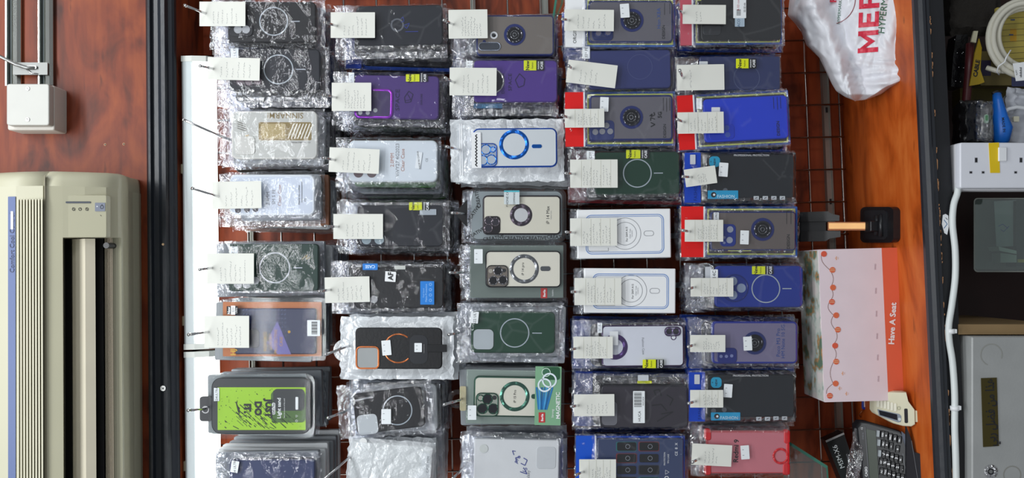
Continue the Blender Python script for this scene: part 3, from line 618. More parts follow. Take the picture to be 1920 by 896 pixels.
P = Pack('the black case with an orange camera frame', 'black phone case with orange camera frame, orange ring and kickstand in a frosted pack', (637, 594, 850, 712), 0, .222, 'frost')
P.case((666, 614, 829, 692), 9, BK, z=.0075).bump((668, 650, 711, 692), 9, mat('1a1a1c', .4), mat('9fa3a4', .5), .0006).frame((667, 649, 711, 692), 9, 3, ORG)
q = MB(); q.ring(747, 653, 25.5, 28, P.cH + .0005, ORG, .0002, 50, 315); P.parts = [(q, 'orange_ring')]
q = MB(); q.slab((800, 646, 838, 660), 1, P.cH, P.cH + .0014, mat('15161a', .35), .0005); q.slab((768, 628, 802, 682), 12, P.cH, P.cH + .0006, mat('2a2c31', .3)); q.stroke([(795, 645), (795, 662)], .8, P.cH + .0016, CHROME); P.parts.append((q, 'kickstand'))
P.stk((716, 638, 733, 666), ang=5).stk((777, 643, 791, 660))
q = MB(); q.ring(646, 657, 10, 21, P.H - .006, FROST, .0006, seg=24); P.parts.append((q, 'hang_tab'))
for t in P.parts[-3:-1]:
    pass
P.done(((612, 664), (650, 650)), None, ['frost', 'frost', 'dark', 'frost'], 5)
P = Pack('the tilted black case with a square white camera window', 'tilted bagged black phone case with a white square camera window, grey ring, small label', (632, 718, 812, 820), 4, .222)
P.case((664, 732, 794, 808), 9, BK, ang=3).bump((666, 772, 706, 811), 9, mat('1c1d20', .4), mat('c4cacd', .6), .0008).magsafe(745, 772, 27).stk((715, 767, 733, 795)).ink([(668, 745), (690, 742), (702, 742)], 3, mat('8d9296', .3)).done(((616, 783), (645, 772)), None, ['clear', 'dark', 'greybox', 'dark'], 6)
P = Pack('the white textured pouch', 'frosted white textured pouch with a silvery printed corner, cut off by the photo edge', (648, 826, 812, 960), -4, .222, 'frost')
P.case((655, 832, 806, 950), 4, mat('e4e6e3', .6), z=.004, name='pouch_front')
for i in range(6):
    for j in range(4): P.txt('CASE ME', 672 + i * 19 + (j % 2) * 6, 848 + j * 22, 5, mat('c2c6c6', .7))
P.cb.ring(681, 828, 0, 7, P.cH + .001, mat('e8eaea', .5)); P.cb.prism([(790, 848), (806, 850), (806, 895), (776, 896), (790, 880)], P.cH, P.cH + .0012, mat('eef0f2', .4)); P.txt('CASE MIM', 800, 866, 7, GREYINK, z=.002)
P.done(((600, 905), (654, 858)), None, ['frost', 'clear', 'frost'], 6)
# ---- third column
P = Pack('the brownish clear case with navy edge', 'clear brown-grey phone case with navy edge and black finger ring, no neighbour above it', (850, 24, 1046, 106), 0, .21)
P.case((893, 28, 1039, 104), 8, mat('77706a', .35), border=NAVYB, bw=3).grip(965, 65, 15).holes([(926, 66)], 7, WHITE).holes([(926, 66)], 4, mat('44464c', .4)).bump((897, 79, 939, 95), 8, mat('323c5a', .3), mat('3d424c', .3), .001).frame((897, 79, 939, 95), 8, 1.5, mat('b9c2d4', .2, .8)).holes([(908, 78)], 3, NAVYB).done(((833, 38), (850, 46)), (841, 18, 914, 72, .8), ['clear', 'dark'], 3, lines=7)
P = Pack('the purple case with a round black camera window', 'bagged violet phone case printed SPACE with a round black camera window, glossy lower end', (847, 108, 1048, 216), 0, .222)
P.case((888, 113, 1045, 191), 8, mat('51378a', .38)).txt('DISCOVER', 943, 156, 7, mat('241a44', .6), sx=1.2).txt('SPACE', 956, 154, 9, mat('241a44', .6), sx=1.3)
P.cb.ring(922, 152, 21, 23.5, P.cH + .001, CHROME, .0003); P.cb.disc(922, 152, 21, P.cH, P.cH + .0009, mat('262433', .3))
P.ink([(966, 150), (974, 138), (984, 148), (982, 160), (972, 164), (966, 150)], 1.2, mat('241a44', .6)).newcase(982, 113, 1020, 132).ins((888, 194, 942, 203), mat('2a5e86', .5), 1, -.006, 'blue_print', lambda b, h: b.text('FASHION', 918, 199, 7, h, mat('4a9ac0', .5), 0)).stk((874, 114, 886, 128), out=False).done(((835, 146), (852, 155)), (843, 127, 931, 179, -.5), ['dark', 'dark'], 5)
P = Pack('the clear case with a shiny blue ring', 'clear phone case with shiny blue edge and ring in a puffy white zip pouch', (844, 222, 1058, 340), .5, .224, 'frost')
P.case((886, 240, 1045, 314), 12, mat('cdd3d8', .3), border=mat('2f5cc0', .2, .6), bw=3, z=.008).metalring(964, 271, 21, 28, mat('2f74d8', .25, .9), (997, 271, 1016, 278)).bump((892, 270, 932, 312), 9, mat('9aa7bb', .3), None, .0008).frame((890, 268, 932, 312), 9, 1.8, mat('2f5cc0', .2, .7)).holes([(911, 280), (905, 300), (921, 299)], 8, mat('aeb9c8', .3), mat('2f74d8', .2, .8)).holes([(924, 280)], 4, mat('9fb4d8', .3), mat('2f74d8', .2, .8))
P.stk((884, 248, 902, 315), WHITE, ang=1, extra=lambda b, h: [b.stroke([(893 + (-1) ** k * 1.5, 252 + k * 3), (893 - (-1) ** k * 2, 255 + k * 3)], 2, h, INK) for k in range(20)], name='model_label')
q = MB(); [q.xext([(-P.H - .0005, W(xx, 280, P.H).z), (-P.H - .002, W(xx + 1, 280, P.H).z), (-P.H - .0005, W(xx + 2, 280, P.H).z)], W(xx, 330, P.H).x, W(xx, 232, P.H).x, WHITE) for xx in (862, 866)]; P.parts.append((q, 'zip_seal'))
P.done(((838, 275), (859, 280)), None, ['dark', 'frost', 'dark'], 4)
def creative(b, h):
    for x, y, a in ((886, 402, 55), (890, 438, 30), (925, 446, 8), (965, 446, 0), (1005, 446, 0), (895, 370, 100), (1045, 444, 0)): b.text('CREATIVE', x, y, 9, h, INK, a, bold=.02)
P = Pack('the beige case printed iP 14 Max', 'beige phone case with black edge, purple-grey ring, printed iP 14 Max in rounded blister', (880, 355, 1058, 452), 0, .222, 'blister')
P.ins((884, 359, 1054, 448), mat('8f989d', .5), 12, -.0145, 'printed_insert', creative).case((905, 366, 1052, 440), 9, mat('dcd7c8', .4), border=mat('2a2228', .25, .4), bw=3).metalring(977, 403, 13, 21, mat('5a505c', .25, .9), None, mat('c8c8cc', .5)).txt('iP 14 Max', 1027, 403, 8.5, INK).txt('Fashion Case', 1033, 403, 3, GREYINK).bump((908, 405, 938, 438), 7, mat('282328', .25, .4), None, .0015).holes([(917, 414), (916, 428), (929, 416)], 6.5, mat('34313a', .15), mat('6a6068', .2, .9))
P.stk((945, 357, 974, 383), mat('cfd9dc', .5), extra=lambda b, h: (b.text('PHONE CASE', 951, 370, 6, h, INK, 90), b.text('COMPANION', 964, 370, 5, h, INK, 90), b.slab((945, 357, 974, 360), .3, h, h + .0001, mat('4fb4c4', .5))), name='paper_label')
q = MB(); q.prism([(852, 400), (876, 374), (876, 426)], P.H - .014, P.H - .011, BLACK); P.parts.append((q, 'hang_tab'))
P.done(((849, 399), (868, 400)), None, ['clear', 'dark', 'clear'], 4)
GB = mat('79827e', .4)
def berlia(b, h, x, y): b.slab((x, y, x + 12, y + 19), .5, h, h + .0002, mat('c03434', .5)); b.text('Berlia', x + 6.5, y + 9.5, 6, h + .0004, WHITE, 90, bold=.03)
P = Pack('the beige case printed iP 14 pro', 'beige phone case with silver ring and three-lens camera, printed iP 14 pro, in clear box', (879, 458, 1058, 560), 0, .222, 'box')
P.ins((881, 460, 1056, 558), mat('6d7874', .45), 1, -.014, 'box_back', lambda b, h: (berlia(b, h, 1014, 540), b.text('Suitable', 1036, 549, 4, h, WHITE, 90))).case((910, 470, 1052, 539), 9, mat('e2ddd0', .4), border=mat('26262b', .25, .4), bw=2.5).metalring(983, 504, 20.5, 27.5, mat('8e9096', .22, .95), (1013, 499, 1032, 508)).txt('iP 14 pro', 980, 504, 6.5, INK).bump((912, 497, 953, 538), 9, mat('8a8078', .25, .4), None, .0015).frame((912, 497, 953, 538), 9, 2, mat('202024', .2, .5), .002).holes([(934, 508), (925, 526), (943, 525)], 7, mat('17171c', .1), mat('77757a', .2, .9)).holes([(920, 508)], 4, mat('a8a298', .3)).holes([(945, 507)], 3.5, INK)
P.stk((889, 467, 905, 494)); q = MB(); q.ring(868, 509, 9, 17, P.H - .006, HARD, .0006, seg=4 * 6); P.parts.append((q, 'hang_tab')); P.done(((845, 511), (864, 511)), None, ['dark', 'clear'], 4)
P = Pack('the green case with a square white camera window', 'bagged dark green phone case with a white square camera window and thin grey ring', (856, 568, 1058, 680), 0, .222)
P.case((883, 584, 1041, 662), 9, mat('143f2c', .45), ang=-.5).bump((887, 617, 926, 656), 9, mat('10301f', .4), mat('b4bcc0', .6), .001).magsafe(965, 624, 26.5, (998, 1016)).stk((882, 584, 897, 606), ang=-6, extra=lambda b, h: b.text('S22 ULT', 890, 595, 7, h, INK, 90)).done(((843, 627), (862, 624)), None, ['clear', 'whitebox', 'clear', 'dark'], 5)
P = Pack('the boxed case printed iP 15 Pro', 'boxed clear phone case with green ring and cameras, green MAGNETIC printed panel at lower end', (872, 692, 1054, 797), -1, .224, 'box')
P.ins((874, 694, 1052, 795), mat('87958f', .45), 1, -.014, 'box_back').case((888, 706, 1018, 782), 10, mat('dedacd', .35), border=mat('1f4a3a', .2, .5), bw=3).metalring(965, 743, 21, 28, mat('4f8070', .22, .95), (996, 738, 1008, 747)).txt('iP 15 Pro', 965, 743, 6.5, INK, z=.001).bump((893, 738, 934, 781), 10, mat('9aa096', .25), None, .0015).frame((892, 737, 935, 782), 10, 2.6, mat('24503f', .2, .6), .002).holes([(914, 749), (905, 767), (925, 767)], 8.3, mat('15151c', .08), mat('24503f', .2, .8)).holes([(901, 747)], 4.5, mat('aaa89e', .3), mat('24503f', .2, .8)).holes([(927, 746)], 4, INK)
def mag(b, h):
    b.slab((1018, 688, 1050, 712), 5, h, h + .0002, mat('2c5a3e', .4)); b.ring(1024, 698, 7, 8.2, h + .0004, mat('d8efe0', .5)); b.disc(1024, 698, 7, h, h + .0003, mat('3d6e54', .4))
    for k in range(7): b.stroke([(1006 + k * 5, 726), (1010 + k * 2.4, 768)], 3.2, h + .0003, mat(('2a78b8', '4aa0d8', '1f5f98')[k % 3], .4))
    for k in range(2): b.ring(1021 + k * 9, 722 - k * 9, 10 + k, 13 + k, h + .0006, mat('e4f0f8', .4))
    b.text('MAGNETIC', 1046, 760, 10, h + .0006, WHITE, 90, bold=.02); b.text('Strong', 1036, 775, 6, h + .0006, WHITE, 90); berlia(b, h + .0002, 1010, 773)
P.stk((1003, 687, 1052, 797), mat('7fae8a', .45), ang=-1, extra=mag, name='printed_panel', label='green printed panel with a ring magnet picture').stk((877, 760, 893, 787)); q = MB(); q.ring(858, 748, 9, 18, P.H - .006, HARD, .0006, seg=24); q.slab((862, 724, 874, 770), 3, P.H - .012, P.H - .0105, mat('b5ad8c', .5)); P.parts.append((q, 'hang_tab'))
P.done(((834, 758), (862, 750)), None, ['greybox', 'clear', 'greybox', 'dark'], 6)
P = Pack('the white pouch marked 15 pro', 'clear bagged white pouch with blue handwritten 15 pro, at the photo edge', (862, 812, 1056, 960), -1, .222)
P.case((888, 824, 1048, 950), 4, mat('dcdedf', .6), name='pouch_front').txt('Galaxy', 990, 892, 8, GREYINK).bump((1005, 836, 1042, 878), 7, mat('cdd0d2', .3), None, .0006)
P.cb.ring(907, 841, 0, 8, P.cH + .0009, mat('d0d4d0', .5)); P.ink([(975, 884), (988, 888), (983, 878)], 1.4, BLUEINK).ink([(976, 868), (984, 872), (988, 862), (981, 858)], 1.4, BLUEINK).ink([(968, 866), (966, 858), (974, 856)], 1.3, BLUEINK).ink([(963, 853), (960, 845), (966, 846)], 1.3, BLUEINK).txt('15', 984, 880, 11, BLUEINK, 75).txt('pro', 969, 860, 11, BLUEINK, 60).done(((850, 896), (868, 878)), None, ['clear', 'frost', 'clear'], 6)
# ---- fourth column
def zipins(P, x0, y0, x1, y1, xh, hc, hdr=None, bord=True, col=BLUEB):
    """backing of a printed zip bag: coloured header and a bordered window"""
    q = MB(); H = P.H - .013
    q.slab((x0, y0, x1, y1), 2, H - .0006, H, hc if not bord else col, 0, P.ang, P.piv)
    if bord:
        q.slab((xh + 6, y0 + 4, x1 - 4, y1 - 4), 2, H, H + .0002, YB, 0, P.ang, P.piv); q.slab((xh + 9, y0 + 7, x1 - 7, y1 - 7), 2, H + .0002, H + .0004, mat('3c3c44', .5), 0, P.ang, P.piv)
    q.slab((x0, y0, xh, y1), 1, H + .002, H + .0082, hc, 0, P.ang, P.piv)
    q.slab((xh - 1, y0, xh + 2, y1), .4, H + .002, H + .0088, mat('dfe3ea', .4), 0, P.ang, P.piv)
    if hdr: q.text(hdr, (x0 + xh) / 2, y1 - 24, 9, H + .0086, INK, 90)
    P.parts = getattr(P, 'parts', []) + [(q, 'printed_backing')]
CG = mat('6a6870', .35)
P = Pack('the ORGINA case with a finger ring', 'clear grey phone case with finger ring, white header printed ORGINA, HON X8A DESIGN', (1058, -8, 1268, 90), 0, .222)
zipins(P, 1060, -6, 1266, 88, 1095, WHITE, 'ORGINA', col=mat('2f6cc0', .4))
P.case((1103, 1, 1262, 80), 9, CG, border=NAVYB, bw=3).grip(1185, 38, 16).bump((1110, 46, 1150, 76), 8, mat('2a3566', .3), None, .0012).holes([(1122, 62), (1140, 61)], 5, mat('7d7a8a', .2), mat('31407c', .3)).txt('Hon X8A', 1235, 34, 10, mat('3b5a9c', .5)).txt('DESIGN', 1244, 60, 7.5, INK, bold=.01).ink([(1246, 6), (1246, 28)], .7).ink([(1256, 6), (1256, 26)], .7).stk((1163, 7, 1180, 33), ang=4).done(((1055, 36), (1067, 38)), (1058, 18, 1151, 58, -.6), ['dark', 'bluezip'], 4)
P = Pack('the plain glossy indigo case under a tilted card', 'plain glossy indigo phone case in a clear bag, its paper card hanging askew', (1062, 90, 1264, 172), 1, .218)
P.case((1104, 94, 1258, 166), 7, mat('333b70', .38)).magsafe(1200, 126, 23, None, mat('474f80', .4), 1.2).stk((1092, 87, 1106, 110), ang=0, out=False, extra=lambda b, h: b.text('S21 FE', 1099, 98, 7, h, INK, 90)).done(((1067, 124), (1074, 129)), (1063, 117, 1156, 160, -7), ['dark', 'bluezip'], 4, lines=4)
P = Pack('the red-header case marked A73', 'clear grey phone case with black finger ring and handwritten A73 5G, red bag header', (1058, 170, 1268, 276), .5, .222)
zipins(P, 1060, 172, 1266, 274, 1095, RED)
P.case((1105, 178, 1262, 264), 8, CG, border=NAVYB, bw=4).grip(1184, 220, 16).bump((1106, 225, 1152, 262), 8, mat('333e72', .3), None, .0006).holes([(1116, 247), (1129, 246), (1144, 246), (1137, 235)], 5.5, mat('8e9098', .4)).txt('DESIGN', 1246, 246, 7.5, INK, bold=.01).ink([(1220, 238), (1228, 234), (1220, 230)], 1.8).ink([(1220, 227), (1220, 221), (1228, 224)], 1.8).ink([(1218, 218), (1223, 214), (1221, 219), (1228, 216), (1226, 211)], 1.8).txt('5G', 1237, 216, 10, INK, bold=.03).ink([(1244, 184), (1244, 208)], .8).ink([(1250, 184), (1250, 210)], .8).ink([(1256, 184), (1256, 208)], .8).stk((1125, 182, 1141, 209), ang=-2).done(((1054, 216), (1068, 221)), (1059, 204, 1133, 239, .5), ['dark', 'redzip'], 4, lines=8)
P = Pack('the dark green case with a lime New sticker', 'bagged bottle-green phone case with lime New sticker above a thin pale ring', (1065, 278, 1278, 374), .5, .222)
P.case((1115, 285, 1275, 365), 9, mat('133a2a', .45)).magsafe(1195, 325, 26, (1226, 1243)).newcase(1174, 281, 1217, 297).stk((1100, 283, 1115, 299), out=False, extra=lambda b, h: b.text('CTF', 1107, 291, 7, h, INK, 90)).done(((1061, 325), (1078, 326)), (1069, 299, 1158, 352, .2), ['dark', 'redzip'], 3, lines=9)
def samwhite(y0, y1, short, label, rc, cx, hook, card, ang):
    P = Pack(short, label, rc, ang, .222, 'none'); P.case(rc, 2, WHITE, name='printed_box', z=.003, ang=0)
    x0, a, x1, b_ = rc; bl = mat('6f93cf', .4); f = lambda q: P.p(*q)
    for k, w in ((0, 1.4), (3.2, 1)):
        o1 = [f(q) for q in rr(x0 + 16 + k, a + 10 + k, x1 - 13 - k, b_ - 8 - k, 11 - k)]; o2 = [f(q) for q in rr(x0 + 16 + k + w, a + 10 + k + w, x1 - 13 - k - w, b_ - 8 - k - w, 10 - k)]; P.cb.band(o1, o2, P.cH + .0004, bl)
    q = f((cx, (a + b_) / 2)); P.cb.ring(q[0], q[1], 21, 21.8, P.cH + .0004, GREYINK); P.cb.ring(q[0], q[1], 29, 29.8, P.cH + .0004, GREYINK)
    o1 = [f(q) for q in rr(cx + 35, (a + b_) / 2 - 5, cx + 54, (a + b_) / 2 + 5, 5)]; o2 = [f(q) for q in rr(cx + 35.8, (a + b_) / 2 - 4.2, cx + 53.2, (a + b_) / 2 + 4.2, 4.2)]; P.cb.band(o1, o2, P.cH + .0004, GREYINK)
    P.txt('For SAM A15', cx + 3, (a + b_) / 2 + 1, 5, INK).txt('Clear Case', cx + 9, (a + b_) / 2, 4, GREYINK).txt('MAGNETIC', cx + 13, (a + b_) / 2, 2.5, GREYINK)
    P.ink([(x0 + 20, b_ - 14), (x0 + 58, b_ - 14), (x0 + 58, b_ - 20)], .7, GREYINK)
    P.done(hook, card, ['dark', 'dark'], 3, lines=9)
samwhite(0, 0, 'the white box whose lower end is skewed', 'white box with blue outlined phone drawing, slightly skewed, just under the bottle-green case', (1082, 392, 1258, 484), 1172, ((1062, 435), (1078, 436)), (1069, 409, 1157, 461, .4), .8)
samwhite(0, 0, 'the white box hanging squarely', 'white box with blue outlined phone drawing hanging squarely, white case with purple ring below it', (1095, 503, 1267, 587), 1183, ((1073, 547), (1086, 547)), (1077, 521, 1165, 572), -.3)
P = Pack('the white case with a purple ring', 'white phone case with purple edge, purple ring and inverted camera, printed Fashion Case', (1073, 600, 1287, 692), 0, .222)
P.case((1128, 609, 1283, 688), 9, mat('e0e3ec', .35), border=mat('3c2450', .25, .4), bw=3, ang=.5).metalring(1153, 650, 15, 24, mat('68508a', .25, .9)).txt('Fashion Case', 1206, 649, 6, GREYINK, -88).bump((1247, 614, 1276, 630), 8, mat('a9aab8', .3), None, .001).frame((1246, 613, 1277, 631), 8, 1.8, mat('3c2450', .2, .5)).holes([(1255, 622), (1268, 622)], 5.5, mat('2c2a34', .15), mat('7a6a90', .2, .8)).holes([(1263, 633)], 3.5, WHITE, mat('6a5a80', .2, .8)).newcase(1205, 674, 1245, 690, True).stk((1143, 621, 1159, 647), mat('dfe2e6', .5)).stk((1120, 605, 1129, 624), out=False).done(((1071, 655), (1085, 652)), (1075, 631, 1149, 672), ['dark', 'bluezip'], 4, lines=8)
P = Pack('the dark plum case with a barcode sticker', 'bagged dark plum phone case with tall barcode sticker and dark handwriting on it', (1073, 702, 1295, 806), 0, .222)
P.case((1127, 722, 1291, 803), 9, mat('35313a', .4), border=mat('222028', .35), bw=3).bump((1128, 752, 1158, 798), 8, mat('2a272e', .35), mat('6f6f76', .5), .0008).stk((1187, 733, 1209, 793), extra=lambda b, h: ([b.stroke([(1189, 736 + k * 2), (1203, 736 + k * 2)], .7 + (k % 3) * .3, h, INK) for k in range(14)], b.text('HUCA', 1199, 780, 7, h, INK, 90), b.text('HUC/A54', 1206, 752, 4, h, INK, 90)), name='barcode_sticker')
P.ink([(1230, 742), (1226, 732), (1236, 730), (1240, 742)], 2, INK).ink([(1222, 760), (1240, 758), (1250, 770)], 2, INK).ink([(1232, 790), (1262, 772), (1240, 776)], 2, INK).ink([(1250, 740), (1262, 748), (1256, 760)], 2, INK).stk((1196, 703, 1216, 714), mat('c7ccd2', .5)).stk((1195, 714, 1222, 719), YEL, out=False).done(((1072, 762), (1084, 760)), (1076, 739, 1152, 780, .5), ['dark', 'bluezip'], 4, lines=6)
P = Pack('the bag picturing rows of small cases', 'clear printed bag with blue header showing six tiny phone case pictures, at the photo edge', (1078, 815, 1286, 965), 0, .222)
zipins(P, 1080, 817, 1284, 960, 1116, mat('1a55c8', .35), 'CASE', False)
P.case((1120, 822, 1282, 955), 4, mat('3a4668', .35), name='printed_window')
for i in range(2):
    for j in range(4):
        P.cb.slab((1155 + i * 42, 828 + j * 22, 1194 + i * 42, 846 + j * 22), 3, P.cH, P.cH + .0006, mat(('2c6a70', '7a3038', '2c3f78', '33343a')[(i + j) % 4], .4)); P.cb.slab((1157 + i * 42, 829 + j * 22, 1193 + i * 42, 845 + j * 22), 3, P.cH, P.cH + .0009, mat('17181c', .4)); P.cb.ring(1177 + i * 42, 837 + j * 22, 3.5, 4.4, P.cH + .0011, mat('8a8f98', .4))
for k, t in enumerate(('PROTECTION', 'TPU CASE')): P.txt(t, 1246 + k * 7, 860, 4, WHITE)
P.txt('CE  8  X', 1268, 842, 7, WHITE); P.cb.ring(1250, 885, 4, 5, P.cH + .001, WHITE, seg=3); P.cb.ring(1250, 872 + 25, 3.5, 5, P.cH + .001, WHITE, seg=6)
P.done(((1080, 890), (1094, 884)), (1086, 861, 1155, 925), ['dark', 'bluezip'], 4, lines=8)
# ---- fifth column
P = Pack('the charcoal case with a white price barcode label', 'charcoal phone case in pink-headed zip bag with barcode label above a pale blue one', (1274, -8, 1474, 86), .5, .222)
zipins(P, 1276, -6, 1466, 84, 1298, mat('c05a68', .4))
P.case((1314, -4, 1465, 76), 8, mat('26282b', .5)).bump((1318, 44, 1352, 66), 7, mat('34363a', .4), None, .001).stk((1375, -4, 1399, 34), extra=lambda b, h: ([b.stroke([(1381, 18 + k * 1.3), (1389, 18 + k * 1.3)], .6, h, INK) for k in range(9)], b.text('A 03 core', 1384, 8, 6, h, mat('c05a68', .5), 90), b.text('SE-SE-66', 1396, 14, 5, h, INK, 90)), name='barcode_sticker').stk((1378, 34, 1396, 50), mat('a9bccb', .5), extra=lambda b, h: b.text('ACO', 1385, 43, 7, h, mat('3c5c80', .5), 90)).done(((1271, 15), (1281, 25)), (1280, 9, 1361, 45, -.4), ['dark', 'bluezip'], 4, lines=2)
P = Pack('the dusty navy case with a blank card', 'dusty navy phone case with faint ring and lime New sticker, blank white card before it', (1268, 102, 1468, 172), 2, .218)
P.case((1312, 105, 1463, 168), 4, mat('2c3663', .42), ang=-2).magsafe(1400, 146, 24, None, mat('4c567c', .4), 1.4).newcase(1380, 110, 1418, 128, True).stk((1311, 115, 1327, 124), mat('d5dbe0', .5)).done(((1275, 133), (1281, 147)), (1269, 121, 1358, 169, 1), ['dark', 'dark'], 4, lines=1)
P = Pack('the bright royal blue case', 'bright royal blue phone case with red bag header and blue and lime border, printed DESIGN', (1270, 170, 1482, 278), 3, .222)
zipins(P, 1272, 174, 1480, 276, 1302, RED)
P.case((1320, 183, 1478, 264), 8, mat('1f3fd0', .4)).bump((1328, 232, 1376, 260), 7, mat('1c3ac4', .4), None, .001).holes([(1362, 239), (1363, 252), (1346, 240)], 5, mat('4058b0', .4)).txt('DESIGN', 1458, 245, 8, INK, bold=.01).ink([(1452, 186), (1452, 208)], .8).ink([(1459, 186), (1459, 210)], .8).ink([(1465, 186), (1465, 208)], .8).stk((1306, 184, 1316, 204), out=False).stk((1334, 201, 1350, 213), mat('dfe2e6', .5)).done(((1270, 224), (1283, 229)), (1270, 210, 1357, 250, 1), ['bluezip', 'dark'], 4, lines=8)
def proback(name, label, rc, ang, hook, card, case, hexc, ban, icons, st, hy):
    P = Pack(name, label, rc, ang, .222); q = MB(); H = P.H - .013; x0, y0, x1, y1 = rc
    q.slab((x0 + 2, y0 + 2, x1 - 2, y1 - 2), 2, H - .0006, H, mat('1c1e24', .4), 0, ang, P.piv); q.slab((x0 + 2, y0 + 2, x0 + 32, y1 - 2), 1, H + .001, H + .0082, mat('1f46b8', .35), 0, ang, P.piv)
    q.text('FASHION', x0 + 22, y1 - 24, 9, H + .0085, mat('16307a', .5), 90)
    P.parts = [(q, 'printed_backing')]; P.case(case, 8, mat('1d2127', .42))
    P.holes([(case[0] + 12, case[3] - 12), (case[0] + 32, case[3] - 14)], 4.5, mat('5d6168', .5))
    cx, cy = hexc; P.stk((cx - 10, cy - 10, cx + 10, cy + 10), mat('1fa0c8', .4), r=7, name='hexagon_badge', out=False, extra=lambda b, h: (b.text('NEW', cx, cy, 5.5, h, INK, 90, bold=.02), b.text('*', cx - 6, cy, 7, h, INK, 90)))
    P.stk(ban, mat('22a0d0', .4), name='banner', out=False, extra=lambda b, h: (b.text('FASHION', ban[0] + 34, ban[3] - 5, 8, h, mat('c8ecf8', .5), 0, bold=.01), b.disc(ban[0] + 11, (ban[1] + ban[3]) / 2, 5, h, h + .0002, INK), b.disc(ban[0] + 12, (ban[1] + ban[3]) / 2, 2.2, h, h + .0004, WHITE)))
    for ix, iy in icons: P.stk((ix - 5, iy - 3.5, ix + 5, iy + 3.5), mat('c9d0d4', .5), name='feature_icon', out=False, extra=lambda b, h: b.stroke([(ix - 2, iy + 1), (ix + 2, iy - 1)], 1.2, h, INK))
    P.stk(st, ang=-4); P.txt('PROFESSIONAL PROTECTION', (case[0] + case[2]) / 2, case[1] + 1, 5, WHITE, 0, z=.001)
    P.stk((x0 + 12, y0 + 6, x0 + 22, y0 + 24), mat('c9cdd4', .5), out=False)
    P.done(hook, card, ['dark', 'bluezip'], 4, lines=4 if hy < 500 else 8)
proback('the black case with a cyan badge and tilted card', 'black phone case in blue-header bag, cyan badge and banner, its paper card hanging tilted', (1282, 284, 1494, 382), 0, ((1281, 331), (1297, 332)), (1284, 314, 1343, 347, 8), (1328, 290, 1490, 371), (1340, 303), (1327, 357, 1384, 373), [(1418, 371), (1435, 371), (1451, 371), (1467, 371)], (1348, 305, 1365, 331), 300)
P = Pack('the brown-tinted clear case in the red-header bag below the tilted card', 'brown-tinted clear phone case with black finger ring and blue camera island, red header', (1276, 386, 1496, 484), 0, .222)
zipins(P, 1278, 387, 1495, 482, 1320, RED)
P.case((1332, 396, 1493, 470), 7, mat('6a625f', .35), border=NAVYB, bw=3).grip(1430, 430, 16).bump((1350, 420, 1380, 462), 8, mat('25388c', .3), None, .001).holes([(1369, 430), (1368, 450)], 6, mat('a2a8b8', .4)).holes([(1358, 445), (1358, 455)], 2.5, mat('8088b0', .4)).txt('DESIGN', 1478, 453, 8, INK, bold=.01).ink([(1475, 396), (1475, 420)], .8).ink([(1483, 396), (1483, 420)], .8).stk((1388, 432, 1404, 458), ang=-2).stk((1338, 398, 1348, 414), out=False, extra=lambda b, h: b.text('11 PRO', 1343, 406, 5, h, INK, 90)).ink([(1365, 470), (1388, 470)], 1.2, YB).ink([(1392, 470), (1408, 470)], 1.2, YB).done(((1281, 432), (1294, 434)), (1284, 412, 1356, 453), ['dark', 'dark'], 4, lines=8)
P = Pack('the royal blue case with a round camera island', 'deep blue phone case with a large round camera island, pale ring and lime New sticker', (1286, 494, 1508, 582), 0, .222)
P.case((1341, 498, 1506, 576), 9, RB, ang=0).magsafe(1436, 541, 26, (1467, 1484)).newcase(1410, 499, 1450, 514)
P.cb.ring(1377, 540, 24, 26, P.cH + .001, mat('152a74', .3), .0003); P.cb.disc(1377, 540, 24, P.cH, P.cH + .0008, mat('1b3186', .4)); P.bl = [((1353, 516, 1401, 564), .0006)]; P.holes([(1390, 540), (1374, 527), (1374, 553)], 8.5, mat('8f9eb8', .5)).stk((1332, 505, 1346, 522), ang=0, extra=lambda b, h: b.text('14C', 1339, 514, 9, h, INK, 90)).stk((1322, 500, 1334, 522), mat('c9cdd4', .5), out=False).done(((1293, 541), (1303, 538)), (1295, 521, 1375, 556), ['dark', 'dark'], 4, lines=8)
P = Pack('the case printed Poco M3 Pro', 'clear purplish phone case with blue edge, finger ring, printed Poco M3 Pro', (1293, 598, 1500, 692), 0, .222)
P.case((1335, 602, 1496, 682), 9, mat('7b7592', .35), border=mat('2a3690', .3), bw=4).grip(1415, 643, 16, metal='3a3a40').bump((1345, 652, 1382, 681), 8, mat('262f78', .3), None, .0014).holes([(1352, 668), (1362, 668), (1372, 667)], 3, mat('8088b8', .3)).txt('Poco M3 Pro', 1459, 642, 10, mat('2a4a90', .5)).txt('HM Note 10 5G', 1468, 640, 9.5, mat('2a4a90', .5)).stk((1394, 631, 1410, 657), ang=3).done(((1291, 650), (1302, 646)), (1294, 628, 1360, 660), ['dark', 'bluezip'], 4, lines=7)
proback('the black case with a cyan badge and straight card', 'black phone case in blue-header bag, cyan badge and banner, its paper card hanging straight', (1290, 696, 1494, 792), 0, ((1292, 756), (1304, 752)), (1294, 731, 1356, 764), (1326, 703, 1489, 782), (1343, 717), (1333, 773, 1388, 788), [(1423, 785), (1439, 785), (1455, 784), (1471, 784)], (1357, 720, 1373, 745), 700)
P = Pack('the red translucent case marked Redmi 9', 'pinkish translucent phone case with red bumpers and finger loop, handwritten Redmi 9', (1296, 800, 1482, 894), 0, .22)
RR = mat('d8242c', .3)
P.case((1325, 808, 1480, 888), 9, mat('cf7c86', .35), border=mat('cc5a60', .3), bw=3).txt('Redmi 9', 1380, 845, 13, INK, 88, bold=.02).stk((1389, 835, 1405, 861), ang=4)
P.frame((1325, 808, 1480, 888), 9, .01, RR); q = MB(); q.ring(1464, 855, 11, 15.5, P.cH + .001, RR, .0012, seg=30)
